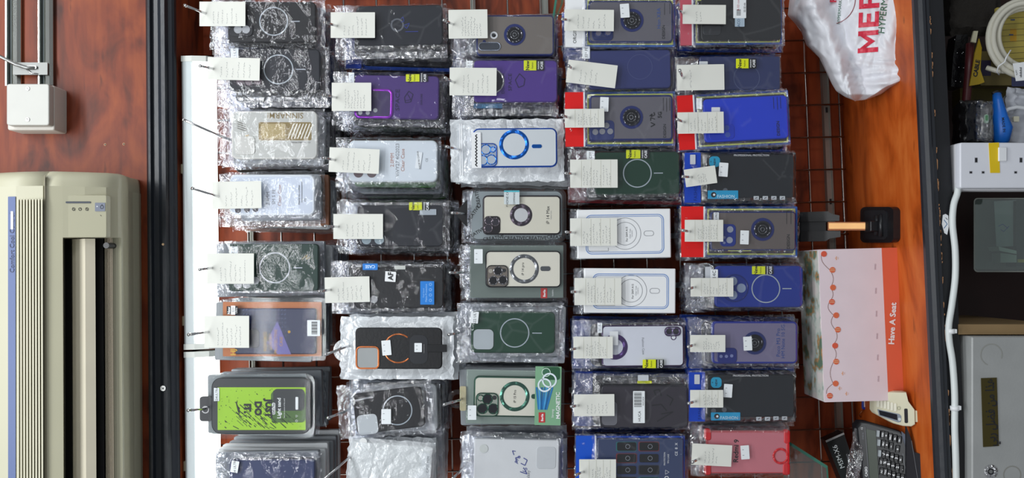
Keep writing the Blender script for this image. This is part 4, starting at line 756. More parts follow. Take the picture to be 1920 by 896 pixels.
for x0, y0, x1, y1 in ((1322, 804, 1334, 826), (1470, 806, 1482, 832), (1322, 866, 1334, 891), (1468, 868, 1482, 891), (1474, 830, 1481, 870)): q.slab((x0, y0, x1, y1), 5, P.cH - .008, P.cH + .0015, RR, .002)
P.parts.append((q, 'red_bumper')); P.done(((1299, 866), (1310, 860)), (1297, 833, 1372, 873, -3), ['dark', 'clear'], 4, lines=4)
# ---- packs hanging behind the front ones
def proto(kind):
    rt = bpy.data.objects.new('phone_case_pack', None); COL.objects.link(rt); H = .2; rc = (862, 400, 1068, 498); cr = (896, 408, 1060, 490)
    rt['_o'] = tuple(W(874, 448, H - .009)); b = MB(); film_ = True
    if kind in ('greybox', 'brownbox', 'whitebox'):
        c = {'greybox': '8d9297', 'brownbox': '8a5a3c', 'whitebox': 'd5d8da'}[kind]
        b.slab((866, 402, 1064, 496), 3, H - .014, H, mat(c, .35), .001); b.slab((905, 412, 1052, 486), 6, H, H + .0006, mat('3a3c44', .4)); b.build('printed_box', rt); return rt
    if kind == 'darkblister': b.slab(rc, 16, H - .015, H, mat('23211f', .2), .004); b.build('blister', rt); return rt
    if kind == 'frost':
        bag_mesh(b, rc, cr, H, 0, None, 77, m=FROST, mf=FROST, nx=18, ny=10, amp=.4); b.build('pouch', rt); b = MB(); b.slab(cr, 9, H - .012, H - .003, BK, .002); b.build('phone_case', rt); return rt
    c = {'dark': '0f1013', 'navy': '1b2750', 'green': '3b7a25', 'purple': '4a3277', 'clear': 'b9bcbb', 'bluezip': '1c1e26', 'redzip': '26262c'}[kind]
    b.slab(cr, 9, H - .012, H - .003, mat(c, .4), .002); b.build('phone_case', rt)
    if kind in ('bluezip', 'redzip'):
        b = MB(); b.slab((864, 402, 1066, 496), 2, H - .0145, H - .0135, mat('2458c0' if kind == 'bluezip' else 'c02028', .35)); b.slab((866, 402, 894, 496), 2, H - .011, H - .005, mat('1f4cc0' if kind == 'bluezip' else 'b01820', .35)); b.build('printed_backing', rt)
    b = MB(); bag_mesh(b, rc, cr, H, 0, None, {'dark': 3, 'navy': 5, 'green': 8}.get(kind, 11), m=FILM_B, mf=FILM_FLAP, nx=20, ny=12); b.build('bag', rt); return rt
PROTO = {}
WORD = {'dark': 'black case', 'navy': 'navy case', 'green': 'green case', 'purple': 'purple case', 'clear': 'clear case', 'frost': 'frosted pouch', 'greybox': 'grey pack', 'brownbox': 'brown pack', 'whitebox': 'white pack', 'bluezip': 'blue-backed pack', 'redzip': 'red-backed pack', 'darkblister': 'dark blister pack'}
rn = random.Random(11)
for s, kind, k, n, dx, dz in N_BEHIND:
    if kind not in PROTO: PROTO[kind] = proto(kind)
    src = PROTO[kind]; r = src.copy(); COL.objects.link(r)
    d = s.H - .009 - .003 - dz * (k + 1)
    if d < .045: COL.objects.unlink(r); bpy.data.objects.remove(r); continue
    w = abs(W(s.rc[0], s.piv[1], s.H).z - W(s.rc[2], s.piv[1], s.H).z); w0 = abs(W(862, 448, .2).z - W(1068, 448, .2).z)
    hgt = min(1.14, (s.rc[3] - s.rc[1]) / 96)
    r.location = (.35 * s.E.x + .65 * W(s.rc[0] + 12, s.piv[1], s.H).x + rn.uniform(-.004, .004) + dx * (k + 1), -d, s.E.z - .006 - .001 * k + rn.uniform(-.003, .003)); r.scale = (hgt, 1, w / w0 * (1.05 if k else 1.0))
    r.rotation_euler = (0, R(rn.uniform(-2, 2)), 0)
    for ch in src.children:
        c = ch.copy(); COL.objects.link(c); c.parent = r
    tag(r, WORD[kind] + ' behind ' + s.short, 'phone case', WORD[kind] + 's hanging behind ' + s.short)
for rt in PROTO.values():
    for ch in list(rt.children): bpy.data.objects.remove(ch)
    bpy.data.objects.remove(rt)
# ------------------------------------------------------------------ things on the shelf
def hz(px, z=None):
    """distance from the wall at which this px column reaches the height z"""
    z = Z0 if z is None else z; return -WZ(px, 600, z).y
def interp(poly, y):
    xs = []
    for (x0, y0), (x1, y1) in zip(poly, poly[1:] + poly[:1]):
        if (y0 - y) * (y1 - y) <= 0 and y0 != y1: xs.append(x0 + (x1 - x0) * (y - y0) / (y1 - y0))
    return (min(xs), max(xs)) if xs else None
# white carrier bag
out = [(1496, -70), (1480, 0), (1477, 29), (1501, 56), (1512, 85), (1536, 108), (1549, 135), (1560, 158), (1568, 171), (1585, 182), (1603, 189), (1624, 187), (1651, 177), (1672, 163), (1704, 150), (1713, 118), (1716, 53), (1716, -70)]
bag = thing('carrier_bag', W(1700, 60, .25), 'crumpled white plastic carrier bag with red and green hypermarket print', 'carrier bag')
def bagh(px, py):
    hb = hz(1716) ; t = (px - 1478) / 238
    h = .10 + (hb - .10) * min(1, max(0, t)) ** .8 + .035 * math.exp(-((px - (1520 + (py) * .42)) / 26) ** 2) - .02 * math.exp(-((px - (1562 + py * .30)) / 14) ** 2)
    v = Vector((px * .012, py * .009, 2)); h += .018 * noise.noise(v * 1.6) * (1 - .4 * t)
    h += .02 * (abs(noise.noise(Vector((px * .03 + py * .008, py * .012, 4)))) ** .7) * (1.2 - t)
    h += .009 * abs(noise.noise(Vector((px * .06, py * .05, 7)))) * (1.2 - t)
    if py > 110 and px > 1590: h += .012 * noise.noise(Vector((px * .02, py * .08, 1)))
    return h
BAGW = mat('e3e4ea', .32, coat=.1, bump=.12, bscale=60)
b = MB(); ny, nx = 110, 90; rows = []
for j in range(ny + 1):
    y = -68 + (189.5 + 68) * (1 - (1 - j / ny) ** 1.3); iv = interp(out, min(y, 188.8)); xa, xb = iv; row = []
    for i in range(nx + 1):
        px = xa + (xb - xa) * i / nx; e = min(1, min(px - xa, xb - px, (189 - y) * 1.0) / 12); e = max(0, e)
        h0 = bagh(px, y); hback = max(.03, h0 - .05); row.append(W(px, y, hback + (h0 - hback) * math.sqrt(e)))
    rows.append(row)
vs = [v for r in rows for v in r]; n1 = nx + 1
fs = [(j * n1 + i, j * n1 + i + 1, (j + 1) * n1 + i + 1, (j + 1) * n1 + i) for j in range(ny) for i in range(nx)]
b.add(vs, fs, BAGW, True)
b.add([rows[0][0], rows[0][-1], rows[40][-1], rows[-1][-1], rows[-1][nx // 2], rows[-1][0], rows[40][0]], [(0, 1, 2, 3, 4, 5, 6)], BAGW); b.build('bag_body', bag)
_oldW = W
def drape(fn, nm, off=.0012):
    """lettering printed on the bag: lies on the bag's own surface"""
    global W
    W = lambda px, py, h: _oldW(px, py, bagh(px, py) + off + h)
    q = MB(); fn(q); W = _oldW; return q.build(nm, bag)
BR = mat('d8304a', .4); BG = mat('2f6b4e', .4)
def dense(q, pts, m):      # subdivide quads so the print follows the folds
    a, b_, c, d = [Vector(p) for p in pts]; n = 8
    g = [[(a.lerp(b_, i / n)).lerp(d.lerp(c, i / n), j / n) for i in range(n + 1)] for j in range(n + 1)]
    q.add([W(p.x, p.y, 0) for r in g for p in r], [(j * (n + 1) + i, j * (n + 1) + i + 1, (j + 1) * (n + 1) + i + 1, (j + 1) * (n + 1) + i) for j in range(n) for i in range(n)], m)
def pr(q):
    def L(u0, shapes):
        for sh in shapes: dense(q, [(1646 - v * 38 + (u0 + u) * .03, 97 - (u0 + u) + v * 3) for u, v in sh], BR)
    L(0, [((0, 0), (9, 0), (9, 1), (0, 1)), ((32, 0), (41, 0), (41, 1), (32, 1)), ((6, 1), (9, .62), (20.5, .15), (20.5, .5)), ((35, 1), (32, .62), (20.5, .15), (20.5, .5))])
    L(48, [((0, 0), (9, 0), (9, 1), (0, 1)), ((9, 0), (28, 0), (28, .2), (9, .2)), ((9, .4), (25, .4), (25, .6), (9, .6)), ((9, .8), (28, .8), (28, 1), (9, 1))])
    L(83, [((0, 0), (9, 0), (9, 1), (0, 1)), ((9, .8), (27, .8), (27, 1), (9, 1)), ((9, .38), (27, .38), (27, .56), (9, .56)), ((22, .5), (30, .5), (30, .86), (22, .86)), ((17, .4), (24, 0), (33, 0), (26, .4))])
drape(pr, 'red_lettering')['label'] = 'large red letters MER'
drape(lambda q: (q.text('HYPERMARKET', 1658, 2, 18, 0, BG, 84), q.text('HYPERMARKET', 1574, 18, 8, 0, BG, 86), q.text('7008686', 1697, 16, 12, 0, BR, 87, bold=.01), q.text('Najma, Near Chairman', 1706, 38, 8, 0, mat('b03a68', .4), 86, bold=.01), q.text('P', 1562, 0, 15, 0, BR, 90, bold=.05), q.slab((1689, 42, 1701, 54), 2, -.0006, 0, BG), q.ring(1695, 48, 2.5, 4, .0004, WHITE, seg=16), q.slab((1693, 108, 1704, 118), 2, -.0006, 0, BG), q.stroke([(1696, 115), (1701, 110)], 1.2, .0004, WHITE)), 'printed_lines')
drape(lambda q: q.ring(1556, -2, 47, 48.2, 0, mat('8a3038', .4), 0, -75, 25, 30), 'printed_arc')
b = MB(); b.slab((1590, 170, 1650, 198), 3, .02, .024, mat('1f6f70', .4), 0, 22); tag(b.build('teal_card'), 'teal card edge sticking out below the white carrier bag', 'card')
# carton
hb = hz(1688); xr, xl = W(1608, 466, hb).x, W(1620, 752, hb).x; zt = W(1540, 600, hb).z
bx = thing('carton_box', ((xl + xr) / 2, -hb + .06, Z0), 'pink and white carton with coral base stripe printed Have A Seat, on the shelf', 'carton')
ART = bpy.data.materials.new('printed_top'); ART.use_nodes = True; nt = ART.node_tree; p = nt.nodes['Principled BSDF']; tc = nt.nodes.new('ShaderNodeTexCoord'); vz = nt.nodes.new('ShaderNodeTexNoise'); vz.inputs['Scale'].default_value = 28; vz.inputs['Detail'].default_value = 3; nt.links.new(tc.outputs['Object'], vz.inputs[0])
cr = nt.nodes.new('ShaderNodeValToRGB'); cr.color_ramp.interpolation = 'EASE'; e = cr.color_ramp.elements; e[0].position = .34; e[0].color = lin('6c8470'); e[1].position = .62; e[1].color = lin('e6dcd8')
for pos, c in ((.40, 'b98f62'), (.44, 'a9bab0'), (.5, 'd0d4cc')): k = e.new(pos); k.color = lin(c)
nt.links.new(vz.outputs['Fac'], cr.inputs[0]); nt.links.new(cr.outputs[0], p.inputs['Base Color']); p.inputs['Roughness'].default_value = .3
PINK = mat('eadbe2', .4); CORAL = mat('e4694a', .4); zc = W(1659, 600, hb).z
hbk = hz(1503, zt) if hz(1503, zt) > .02 else .08
b = MB(); b.box((xl, -hb, zc), (xr, -hbk, zt), PINK); b.build('carton_body', bx)
b = MB(); b.box((xl, -hb, Z0), (xr, -hbk, zc), CORAL); b.build('base_stripe', bx)
b = MB(); b.box((xl + .002, -hb + .002, zt), (xr - .002, -hbk - .002, zt + .0012), ART); b.build('printed_lid', bx)
b = MB(); H = hb + .0006; balls = [(1545, 476), (1561, 506), (1562, 539), (1560, 566), (1568, 591), (1571, 618), (1566, 648), (1568, 678), (1567, 719), (1556, 742)]
cur = []
for (x0, y0), (x1, y1) in zip(balls, balls[1:]):
    for k in range(6): t = k / 6; cur.append((x0 - 5 + (x1 - x0) * t - 6 * math.sin(math.pi * t) * (1 if (y0 // 60) % 2 else -1), y0 + (y1 - y0) * t))
b.stroke(cur, .8, H, mat('8c6a60', .5))
for k, (x, y) in enumerate(balls):
    b.disc(x, y, 5.4, hb, H + .0003, mat('e0714c' if k % 3 else 'dd5f45', .5))
    if k % 2: b.stroke([(x - 4, y - 2), (x + 4, y - 2)], .8, H + .0006, mat('f0cba0', .5)); b.stroke([(x - 5, y + 1), (x + 5, y + 1)], .8, H + .0006, mat('f0cba0', .5))
for k, y in enumerate((500, 545, 588, 630, 670, 710)): b.text('SERIES', 1641 + k * 1.2, y, 4, H, mat('a98f98', .5), 88)
for x, y in ((1569, 484), (1575, 728), (1588, 738), (1581, 700)): b.text('*', x + 3, y, 16, H, mat('e8a878', .5), 90, bold=.02)
b.text('Have A Seat', 1673, 606, 15, H + .0002, WHITE, 87, bold=.03, sx=1.05); b.build('printed_front', bx)
# phone stand
st = thing('phone_stand', WZ(1650, 420, Z0), 'black folding phone stand with a gold bar, beside the pink carton', 'phone stand')
zt_ = Z0 + .014
def flat(mb, pts, z0, z1, m, nm=None):
    v = [WZ(x, y, z1) for x, y in pts]; n = len(v); lowv = [Vector((q.x, q.y, z0)) for q in v]
    mb.add(lowv + v, [(i, (i + 1) % n, n + (i + 1) % n, n + i) for i in range(n)], m); mb.add(v, [tuple(range(n))], m); mb.add(lowv, [tuple(range(n))[::-1]], m)
BKP = mat('1a1b1e', .35, bump=.1)
b = MB(); flat(b, rr(1613, 388, 1675, 455, 9), Z0 + .0005, zt_, BKP); flat(b, rr(1620, 394, 1662, 449, 6), zt_, zt_ + .0015, mat('202125', .5)); b.build('base', st)
b = MB(); hS = -WZ(1640, 424, zt_).y; b.tube([W(1644, 404, hS + .02), W(1644, 441, hS + .02)], .006, BKP, 12); b.tube([W(1652, 402, hS + .035), W(1652, 443, hS + .035)], .005, BKP, 12); b.slab((1632, 414, 1660, 434), 2, hS, hS + .03, BKP, .002); b.build('hinge', st)
TILT[:] = [1635, .0006, 0, 0]
b = MB(); b.slab((1552, 416, 1636, 432), 1, hS - .002, hS + .012, mat('7a4a30', .3, .8)); b.slab((1554, 418, 1634, 429), .5, hS + .012, hS + .0126, mat('c79a68', .3, .9)); b.disc(1630, 423.5, 1.5, hS + .012, hS + .0132, BKP); b.build('gold_bar', st)
b = MB(); h1 = hS + .01
b.prism([(1494, 398), (1552, 396), (1560, 401), (1574, 404), (1574, 414), (1494, 416)], h1 - .012, h1, BKP); b.prism([(1494, 433), (1576, 433), (1576, 444), (1556, 447), (1548, 452), (1494, 453)], h1 - .012, h1, BKP); b.slab((1494, 414, 1554, 434), 1, h1 - .016, h1 - .006, mat('222428', .4), .001); b.build('cradle', st)
TILT[:] = [0, 0, 0, 0]
# blue key tag
kt = thing('key_tag', W(1623, 758, .05), 'small blue key tag with white window beside the pink carton', 'key tag')
b = MB(); b.slab((1617, 745, 1628.5, 768), 4, .046, .05, mat('1f3fae', .3), .001); b.build('tag_body', kt); b = MB(); b.slab((1620, 748, 1626, 763), .5, .05, .0505, WHITE); b.build('paper_window', kt)
b = MB(); b.tube([W(1619, 768, .05), W(1614, 773, .05), W(1611, 778, .04), W(1614, 782, .03)], .0012, mat('a5694a', .3, .8)); b.build('key_ring', kt)
# cream remote
h2 = hz(1722); sl = (h2 - .14) / (1722 - 1640); TILT[:] = [1722, sl, 0, 0]
rm = thing('remote_control', W(1690, 775, h2 - .01), 'cream air conditioner remote with small dark display lying beside the pink carton', 'remote control')
CRM = mat('dcd8bd', .4); pl = [(1639, 735), (1639, 770), (1643, 776), (1676, 794), (1694, 799), (1710, 800), (1717, 796), (1716, 768), (1704, 752), (1700, 735)]
ce_ = (1680, 770)
b = MB(); inn = lambda k: [(x + (ce_[0] - x) * k / 35, y + (ce_[1] - y) * k / 35) for x, y in pl]
b.prism(pl, h2 - .02, h2, CRM, .003, None, inn); b.slab((1714, 770, 1721, 791), 1, h2 - .014, h2 - .004, CRM); b.build('body', rm)
b = MB(); b.prism([(1645, 767), (1686, 776), (1690, 780), (1689, 791), (1684, 792), (1648, 779)], h2, h2 + .0006, mat('8d96a0', .4)); b.prism([(1648, 769), (1682, 777), (1683, 788), (1650, 778)], h2, h2 + .001, mat('23262c', .2)); b.build('display', rm)
b = MB(); [b.slab((1644 + k * 6.4, 748 + k * 1.6, 1649 + k * 6.4, 763 + k * 1.6), 1, h2, h2 + .0014, mat('ece9d6', .4)) for k in range(6)]; b.disc(1687, 786, 2.8, h2, h2 + .0018, mat('cfd8da', .3)); b.ring(1685, 765, 2, 3.6, h2 + .001, mat('b5b49c', .4)); b.build('button_row', rm)
b = MB(); b.slab((1696, 766, 1702, 793), 2, h2, h2 + .0008, INK, 0, 2); b.build('emitter_window', rm)
# calculator
h3 = hz(1716) - .02; TILT[:] = [1716, (h3 - .16) / 110, 0, 0]
ca = thing('calculator', W(1660, 850, h3 - .01), 'large black desk calculator with grey-green display leaning at the shelf corner', 'calculator')
pc = [(1606, 798), (1614, 790), (1628, 791), (1688, 808), (1699, 817), (1704, 832), (1712, 880), (1716, 960), (1622, 960), (1612, 860)]; cc = (1660, 870)
inn = lambda k: [(x + (cc[0] - x) * k / 60, y + (cc[1] - y) * k / 60) for x, y in pc]
b = MB(); b.prism(pc, h3 - .022, h3, mat('1a1b1f', .35), .004, None, inn); b.prism([(1690, 808), (1700, 817), (1705, 832), (1713, 880), (1717, 960), (1711, 960), (1705, 880), (1697, 834), (1692, 820)], h3, h3 + .001, mat('2c3a52', .35)); b.text('12', 1616, 803, 5, h3 + .0005, WHITE, 90); b.text('CHECK', 1618, 817, 4, h3 + .0005, GREYINK, 90); b.text('CASIO', 1624, 884, 6.5, h3 + .0005, WHITE, 92, bold=.02); b.stroke([(1693, 850), (1701, 905)], .8, h3 + .0006, GREYINK); b.build('body', ca)
b = MB(); b.prism([(1624, 804), (1642, 808), (1648, 905), (1632, 905)], h3, h3 + .0008, mat('4a5148', .2)); b.stroke([(1622, 800), (1624, 826), (1630, 905)], 1.4, h3 + .001, mat('55585c', .3)); b.build('display', ca)
b = MB()
K = [(1647, 813, None), (1655, 815, 'OFF'), (1661.5, 816.5, '÷'), (1669.5, 819.5, 'MRC'), (1678, 822, 'M-'), (1686.5, 825, 'M+'), (1648.5, 830, None), (1656, 832, 'MU'), (1662.5, 834, '×'), (1671, 837, '−'), (1683, 842, '+'), (1650, 850, None), (1657, 851, '√'), (1664, 853, '9'), (1672.5, 856, '6'), (1680.5, 859, '3'), (1688.5, 862, '='), (1652, 866, 'GT'), (1659, 867, '%'), (1666, 870, '8'), (1674, 873, '5'), (1682.5, 876, '2'), (1690, 880, '.'), (1653, 884, 'AC'), (1660, 885, 'TAX'), (1667.5, 888, '7'), (1675.5, 891, '4'), (1684, 894, '1'), (1692, 896, '0')]
for x, y, t in K:
    if t is None: b.slab((x - 2.6, y - 6, x + 2.6, y + 6), 1, h3, h3 + .003, mat('9aa2a6', .4), .0005, -4)
    else:
        w = 3.2; b.slab((x - w, y - 7, x + w, y + 7), 1.2, h3, h3 + .003, mat('101114', .4), .0005, -6); b.text(t, x, y, 7.5 if len(t) == 1 else 4.6, h3 + .0033, WHITE, 82, bold=.02)
kb = b.build('keypad', ca); kb['kind'] = 'stuff'
TILT[:] = [0, 0, 0, 0]
h4 = hz(1736) - .01
b = MB(); TILT[:] = [1736, (h4 - .2) / 60, 0, 0]; b.prism([(1700, 800), (1708, 822), (1715, 848), (1734, 853), (1737, 960), (1700, 960)], h4 - .012, h4 - .006, mat('25262b', .35)); b.stroke([(1709, 826), (1722, 905)], 1, h4 - .005, mat('6a6c70', .3)); tag(b.build('black_booklet'), 'black flat booklet sticking out below the calculator on the shelf', 'booklet')
# small black carton and the crinkled black bag
TILT[:] = [1600, .0012, 0, 0]; h5 = .14
mb_ = thing('small_black_carton', W(1585, 860, h5), 'tilted small black carton printed MSM-X6 beside the calculator', 'small carton')
b = MB(); b.prism([(1548, 826), (1582, 811), (1632, 960), (1602, 960)], h5 - .03, h5, mat('131316', .35)); b.text('MSM-X6', 1572, 856, 13, h5 + .0004, WHITE, 110, bold=.0); b.text('SPEAKER', 1590, 858, 4, h5 + .0004, GREYINK, 110); b.build('carton_body', mb_)
b = MB(); b.prism([(1548, 826), (1582, 811), (1583.5, 814), (1549.5, 829.5)], h5 - .001, h5 + .0005, mat('9a9898', .4)); b.build('end_flap', mb_)
b = MB(); bag_mesh(b, (1580, 806, 1628, 930), (1600, 840, 1610, 900), h5 + .045, -18, None, 55, m=film('black_crinkled_bag', (.25, .25, .3, 1), .12, 60, .12, .6, .12), nx=14, ny=24, amp=1.6); tag(b.build('crinkled_bag'), 'dark crinkled plastic bag wedged between calculator and small black carton', 'plastic bag')
TILT[:] = [0, 0, 0, 0]
# ------------------------------------------------------------------ below the shelf
sk = thing('socket_strip', W(1860, 312, .33), 'white twin wall socket with a strip of yellow tape, above the white cable', 'socket')
b = MB(); b.slab((1796, 268, 1985, 357), 3, .325, .352, mat('e6e6ea', .35), .002); b.build('back_box', sk)
b = MB(); b.slab((1800, 267, 1985, 353), 4, .353, .368, mat('e2e4ec', .3), .0025); b.build('face_plate', sk)
for ox in (0, 84):
    b = MB()
    for x, y, w, h_ in ((1830, 300, 3, 5), (1820, 323, 3, 2.6), (1843, 323, 3, 2.6)):
        b.slab((x + ox - w, y - h_, x + ox + w, y + h_), .6, .368, .3684, mat('b9bbc2', .4)); b.slab((x + ox - w + 1.4, y - h_ + 1, x + ox + w - .4, y + h_ - .8), .4, .368, .3688, INK)
    b.build('socket_outlet', sk)
b = MB(); b.slab((1873, 276, 1888, 302), 1, .367, .3715, mat('eceef2', .3), .001); b.build('switch', sk)
b = MB(); b.prism([(1854, 268), (1873, 267), (1875, 324), (1857, 324)], .368, .3688, mat('e6c415', .5)); b.build('yellow_tape', sk)
b = MB(); cp = [(1797, 345), (1795, 362), (1788, 385), (1786, 420), (1791, 470), (1791, 520), (1785, 570), (1779, 610), (1780, 640), (1786, 680), (1790, 740), (1790, 800), (1792, 860), (1794, 960)]
def cr_(pts, n=6):
    o = []
    for i in range(len(pts) - 1):
        p0, p1, p2, p3 = [Vector(pts[max(0, min(len(pts) - 1, k))]) for k in (i - 1, i, i + 1, i + 2)]
        for j in range(n): t = j / n; o.append(.5 * ((2 * p1) + (p2 - p0) * t + (2 * p0 - 5 * p1 + 4 * p2 - p3) * t * t + (3 * p1 - p0 - 3 * p2 + p3) * t ** 3))
    return o + [Vector(pts[-1])]
b.tube([W(q.x, q.y, .352) for q in cr_(cp)], .0058, mat('dfe5e4', .35), 12); tag(b.build('power_cable'), 'thick white cable running from the socket along the black rail', 'cable')
for x, y, w in ((1782, 621, 'cable tie on the white cable beside the tan wooden edge'), (1790, 765, 'cable tie on the white cable beside the grey safe')):
    t = thing('cable_tie', W(x, y, .352), 'white ' + w, 'cable tie', 'cable ties'); b = MB(); p0 = W(x, y, .352)
    b.tube([p0 + Vector((-.004, 0, 0)), p0 + Vector((.004, 0, 0))], .0078, WHITE, 14); b.build('strap', t); b = MB(); b.slab((x + 6, y - 4, x + 13, y + 4), 1, .35, .358, WHITE, .001); b.build('head', t)
b = MB(); b.prism([(1768, 403), (1773, 401), (1778, 404), (1779, 425), (1776, 440), (1771, 437), (1766, 420)], H_SH + .0012, H_SH + .0018, WHITE); b.stroke([(1770, 412), (1776, 420), (1770, 428)], 1.2, H_SH + .002, mat('2b6a9c', .5)); b.stroke([(1773, 408), (1777, 412)], 1, H_SH + .002, INK); tag(b.build('torn_sticker'), 'torn white paper sticker with blue marks on the black rail', 'sticker')
b = MB(); b.slab((1797, 608, 1990, 627), .5, .05, .345, mat('8d7450', .6, mottle=.1)); tag(b.build('cabinet_partition'), 'tan wooden partition edge above the grey safe', 'partition')
# safe
sf = thing('safe', W(1900, 770, .3), 'scuffed grey metal safe with a brass Arabic plaque and round keyhole', 'safe')
SG = mat('a4a6a5', .45, .1, mottle=.14, mscale=18, bump=.08)
b = MB(); b.slab((1822, 631, 2010, 980), 3, .30, .365, SG, .003); b.build('door', sf)
b = MB(); b.slab((1815, 634, 2010, 980), 2, .08, .345, mat('b7b6a6', .5, mottle=.1)); b.build('body', sf)
b = MB(); b.prism([(1840, 709), (1869, 708), (1873, 836), (1844, 838)], .365, .3665, mat('4f4620', .35, .5)); ar = '\ufef2\ufe91\ufead \ufede\ufec0\ufed3 \ufee6\ufee3 \ufe8d\ufeac\ufeeb'
b.text(ar, 1857, 773, 23, .3668, INK, 91.5, bold=.02, sx=.8); b.build('plaque', sf)
b = MB(); b.ring(1858, 884, 6, 13, .3655, CHROME, .0015, seg=30); b.disc(1858, 884, 6.5, .365, .3655, INK); b.disc(1858, 884, 3.5, .365, .367, STEEL); b.build('keyhole', sf)
b = MB(); b.ring(1859, 665, 19, 21, .3653, mat('949590', .6), .0001, -20, 250, 30); b.ring(1898, 890, 15, 17, .3653, mat('8d8c86', .6)); b.build('round_stain', sf)
b = MB(); b.slab((1796, 824, 1807, 960), 1, .33, .334, STEEL)
for y in (834, 860, 890): b.disc(1801.5, y, 3, .334, .3352, mat('7a6a4a', .4, .6))
tag(b.build('hinge_plate'), 'steel hinge plate with screws between white cable and safe', 'hinge plate')
# clear box with papers
cb_ = thing('clear_box', W(1880, 440, .2), 'clear lidded box with papers inside, below the socket', 'clear box')
GP = mat('6f7268', .5)
b = MB(); b.slab((1828, 374, 1990, 505), 6, .15, .152, mat('55564e', .6)); b.build('back_panel', cb_)
b = MB(); b.slab((1866, 376, 1908, 462), 1, .19, .191, mat('8c8d8c', .6), 0, 3); b.stroke([(1872, 424), (1880, 420), (1890, 428)], 1.4, .1915, BLUEINK); b.stroke([(1876, 430), (1882, 434), (1892, 424)], 1.2, .1915, BLUEINK); tag(b.build('paper_sheet'), 'grey paper sheet with blue scribble inside the clear box', 'paper')
b = MB(); b.prism([(1872, 462), (1906, 470), (1906, 476), (1874, 470)], .18, .215, mat('a3a49c', .6)); b.prism([(1876, 474), (1906, 478), (1906, 492), (1876, 492)], .18, .21, mat('8f9088', .6)); b.build('paper_stack'); bpy.data.objects['paper_stack']['label'] = 'small stack of folded papers inside the clear box'; bpy.data.objects['paper_stack']['category'] = 'papers'
b = MB(); b.slab((1905, 376, 1990, 500), 1, .17, .2, mat('0f1012', .4)); b.slab((1908, 486, 1990, 492), .5, .2, .2006, mat('a08a2a', .4)); tag(b.build('black_box'), 'black box inside the clear box, partly outside the photo', 'box')
b = MB(); b.slab((1826, 371, 1992, 510), 7, .22, .222, GLASS); po, pi = rr(1826, 371, 1992, 510, 7), rr(1828, 373, 1990, 508, 6); b.band(po, pi, .2225, mat('8a8f88', .2)); b.build('clear_front', cb_)
# things hanging at the top of the cabinet
CB = mat('d4d1c2', .45)
cc_ = thing('coiled_cable', W(1905, 75, .27), 'coiled thick cream cable hanging with a white tag and twist tie', 'cable')
b = MB()
for k, (cx, cy, rx, ry, h_) in enumerate(((1925, 72, 72, 72, .27), (1924, 70, 62, 64, .275), (1922, 68, 50, 56, .265), (1926, 78, 66, 62, .26))):
    b2 = MB(); b2.tube([W(cx + rx * math.cos(t / 48 * 2 * math.pi), cy + ry * math.sin(t / 48 * 2 * math.pi), h_ + .004 * math.sin(t / 6 + k)) for t in range(49)], .0052, CB, 10); b2.build('cable_loop', cc_)
b = MB(); b.tube([W(1850, 127, .25), W(1870, 133, .262), W(1900, 134, .27), W(1960, 130, .27)], .005, CB, 10); b.build('cable_end', cc_)
b = MB(); b.prism([(1899, 119), (1950, 112), (1950, 148), (1905, 152)], .283, .2836, WHITE); [b.stroke([(1912 + (k % 2), 127 + k * 2.4), (1916, 127 + k * 2.4)], 1.4, .284, INK) for k in range(8)]; b.text('CAT6', 1906, 136, 4, .284, INK, -80); b.build('cable_tag', cc_)
b = MB(); b.tube([W(1895, 94, .285), W(1886, 109, .288), W(1884, 116, .288), W(1872, 124, .285), W(1869, 134, .28), W(1873, 140, .27)], .0014, WHITE, 6); b.build('twist_tie', cc_)
b = MB(); b.slab((1868, 14, 1990, 116), 2, .22, .226, mat('b5a552', .5, mottle=.1)); b.slab((1894, 54, 1906, 78), 1, .226, .2262, mat('c99a2c', .5))
for k in range(9): b.stroke([(1870, 24 + k * 11), (1940, 20 + k * 11)], .7, .2266, mat('6a6440', .5))
for x, y in ((1899, 37), (1896, 65)): b.stroke([(x - 4, y), (x + 4, y)], 2.4, .2268, mat('4a5878', .5))
tag(b.build('yellow_chart'), 'yellow ruled sheet behind the coiled cream cable', 'sheet')
b = MB(); b.slab((1838, 96, 1990, 160), 2, .18, .2, mat('6e6238', .6)); b.slab((1897, 140, 1990, 162), 1, .2, .2006, mat('454a70', .5)); b.slab((1840, 113, 1858, 142), 1, .2, .2006, mat('322a48', .5)); tag(b.build('card_packet'), 'dull tan cardboard packet below the coiled cream cable', 'packet')
b = MB(); b.slab((1800, 165, 1990, 200), 2, .12, .15, mat('5f5526', .6, mottle=.4)); tag(b.build('yellow_packet'), 'dull yellow packet behind the blue wrapped bundle', 'packet')
b = MB(); b.prism([(1836, 72), (1841, 90), (1838, 130), (1846, 154), (1836, 158), (1818, 161), (1822, 140), (1828, 100)], .25, .253, mat('a68a18', .5)); b.text('CABLE', 1831, 128, 11, .2535, INK, 80, bold=.04); tag(b.build('yellow_tag'), 'yellow cable sleeve with black letters beside the maroon tube', 'tag')
b = MB(); b.prism([(1821, 78), (1826, 58), (1834, 58), (1830, 80)], .252, .256, mat('c7c3a6', .5)); tag(b.build('white_clip'), 'small off-white label tip above the maroon tube', 'clip')
b = MB(); b.tube([W(1819, 82, .24), W(1816, 140, .24), W(1808, 230, .24), W(1806, 262, .24)], .008, mat('4c1a1e', .4), 12); tag(b.build('maroon_tube'), 'dark maroon tube standing beside the yellow cable sleeve', 'tube')
SPK = mat('0d0d10', .25, bump=.6, bscale=120)
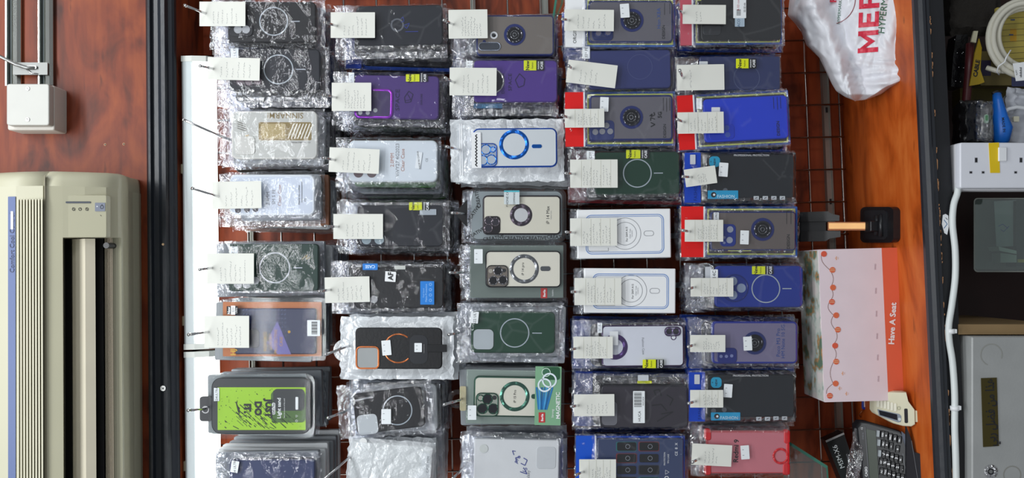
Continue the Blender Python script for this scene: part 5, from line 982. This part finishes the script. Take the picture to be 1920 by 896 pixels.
b = MB(); b.prism([(1793, 66), (1816, 64), (1812, 120), (1803, 164), (1783, 162), (1788, 100)], .19, .22, SPK); [b.disc(1790 + (k * 37 % 20), 74 + (k * 53 % 80), .7, .22, .2206, WHITE, 6) for k in range(9)]; tag(b.build('black_packet'), 'glossy black packet with white specks beside the maroon tube', 'packet')
b = MB(); bag_mesh(b, (1786, -60, 1880, 66), (1796, -50, 1868, 50), .2, 0, None, 88, m=mat('2c2824', .9, bump=1, bscale=160, mottle=.3), mf=mat('2c2824', .9, bump=1, bscale=160, mottle=.3), th=.06, amp=3); tag(b.build('dark_cloth'), 'bundle of dark fuzzy cloth at the top of the cabinet opening', 'cloth')
b = MB(); bag_mesh(b, (1804, 186, 1870, 268), (1814, 196, 1862, 262), .26, 0, None, 90, m=mat('1b1a1c', .2, bump=1, bscale=90), mf=mat('1b1a1c', .2, bump=1, bscale=90), th=.05, amp=2.5); tag(b.build('black_bag'), 'black crinkled bag behind the blue wrapped bundle', 'bag')
bb = thing('blue_bundle', W(1874, 220, .3), 'cable bundle in a bright blue sleeve printed MADE IN, above the socket', 'bundle')
b = MB(); ns = 16; b.tube([W(1869, 177, .28), W(1871, 190, .285), W(1876, 220, .29), W(1881, 240, .29), W(1878, 262, .285), W(1873, 272, .28)], [.0075, .009, .013, .0165, .014, .009], mat('1668c8', .35), 16); b.build('blue_sleeve', bb)
b = MB(); b.text('MADE IN', 1882, 234, 7, .309, INK, -84, bold=.02); b.tube([W(1861, 175, .28), W(1869, 172, .28), W(1878, 175, .28)], .003, INK, 6); b.build('sleeve_print', bb)
b = MB(); bag_mesh(b, (1836, 188, 1866, 264), (1842, 200, 1862, 255), .31, 0, None, 91, m=FILM_FLAP, th=.02, nx=10, ny=16); b.slab((1846, 214, 1854, 231), 4, .29, .292, mat('9fc0a4', .4)); b.slab((1848, 216, 1853, 226), 2, .292, .2925, mat('1f8a3c', .4)); b.build('clear_wrap', bb)
wb = thing('white_bag', W(1905, 220, .25), 'white plastic bag with a cable loop showing, above the socket', 'bag')
b = MB(); bag_mesh(b, (1886, 168, 1995, 275), (1900, 190, 1990, 270), .27, -8, None, 92, m=mat('b9bcc4', .4), mf=mat('b9bcc4', .4), th=.05, amp=4, nx=30, ny=30); b.build('bag_body', wb)
b = MB(); b.tube([W(1880, 214, .285), W(1890, 205, .287), W(1905, 201, .287), W(1925, 203, .287), W(1950, 215, .285)], .004, mat('cfd2d6', .4), 8); b.slab((1901, 218, 1911, 228), 1, .285, .29, mat('c9c6b0', .4)); b.build('inner_cable', wb)
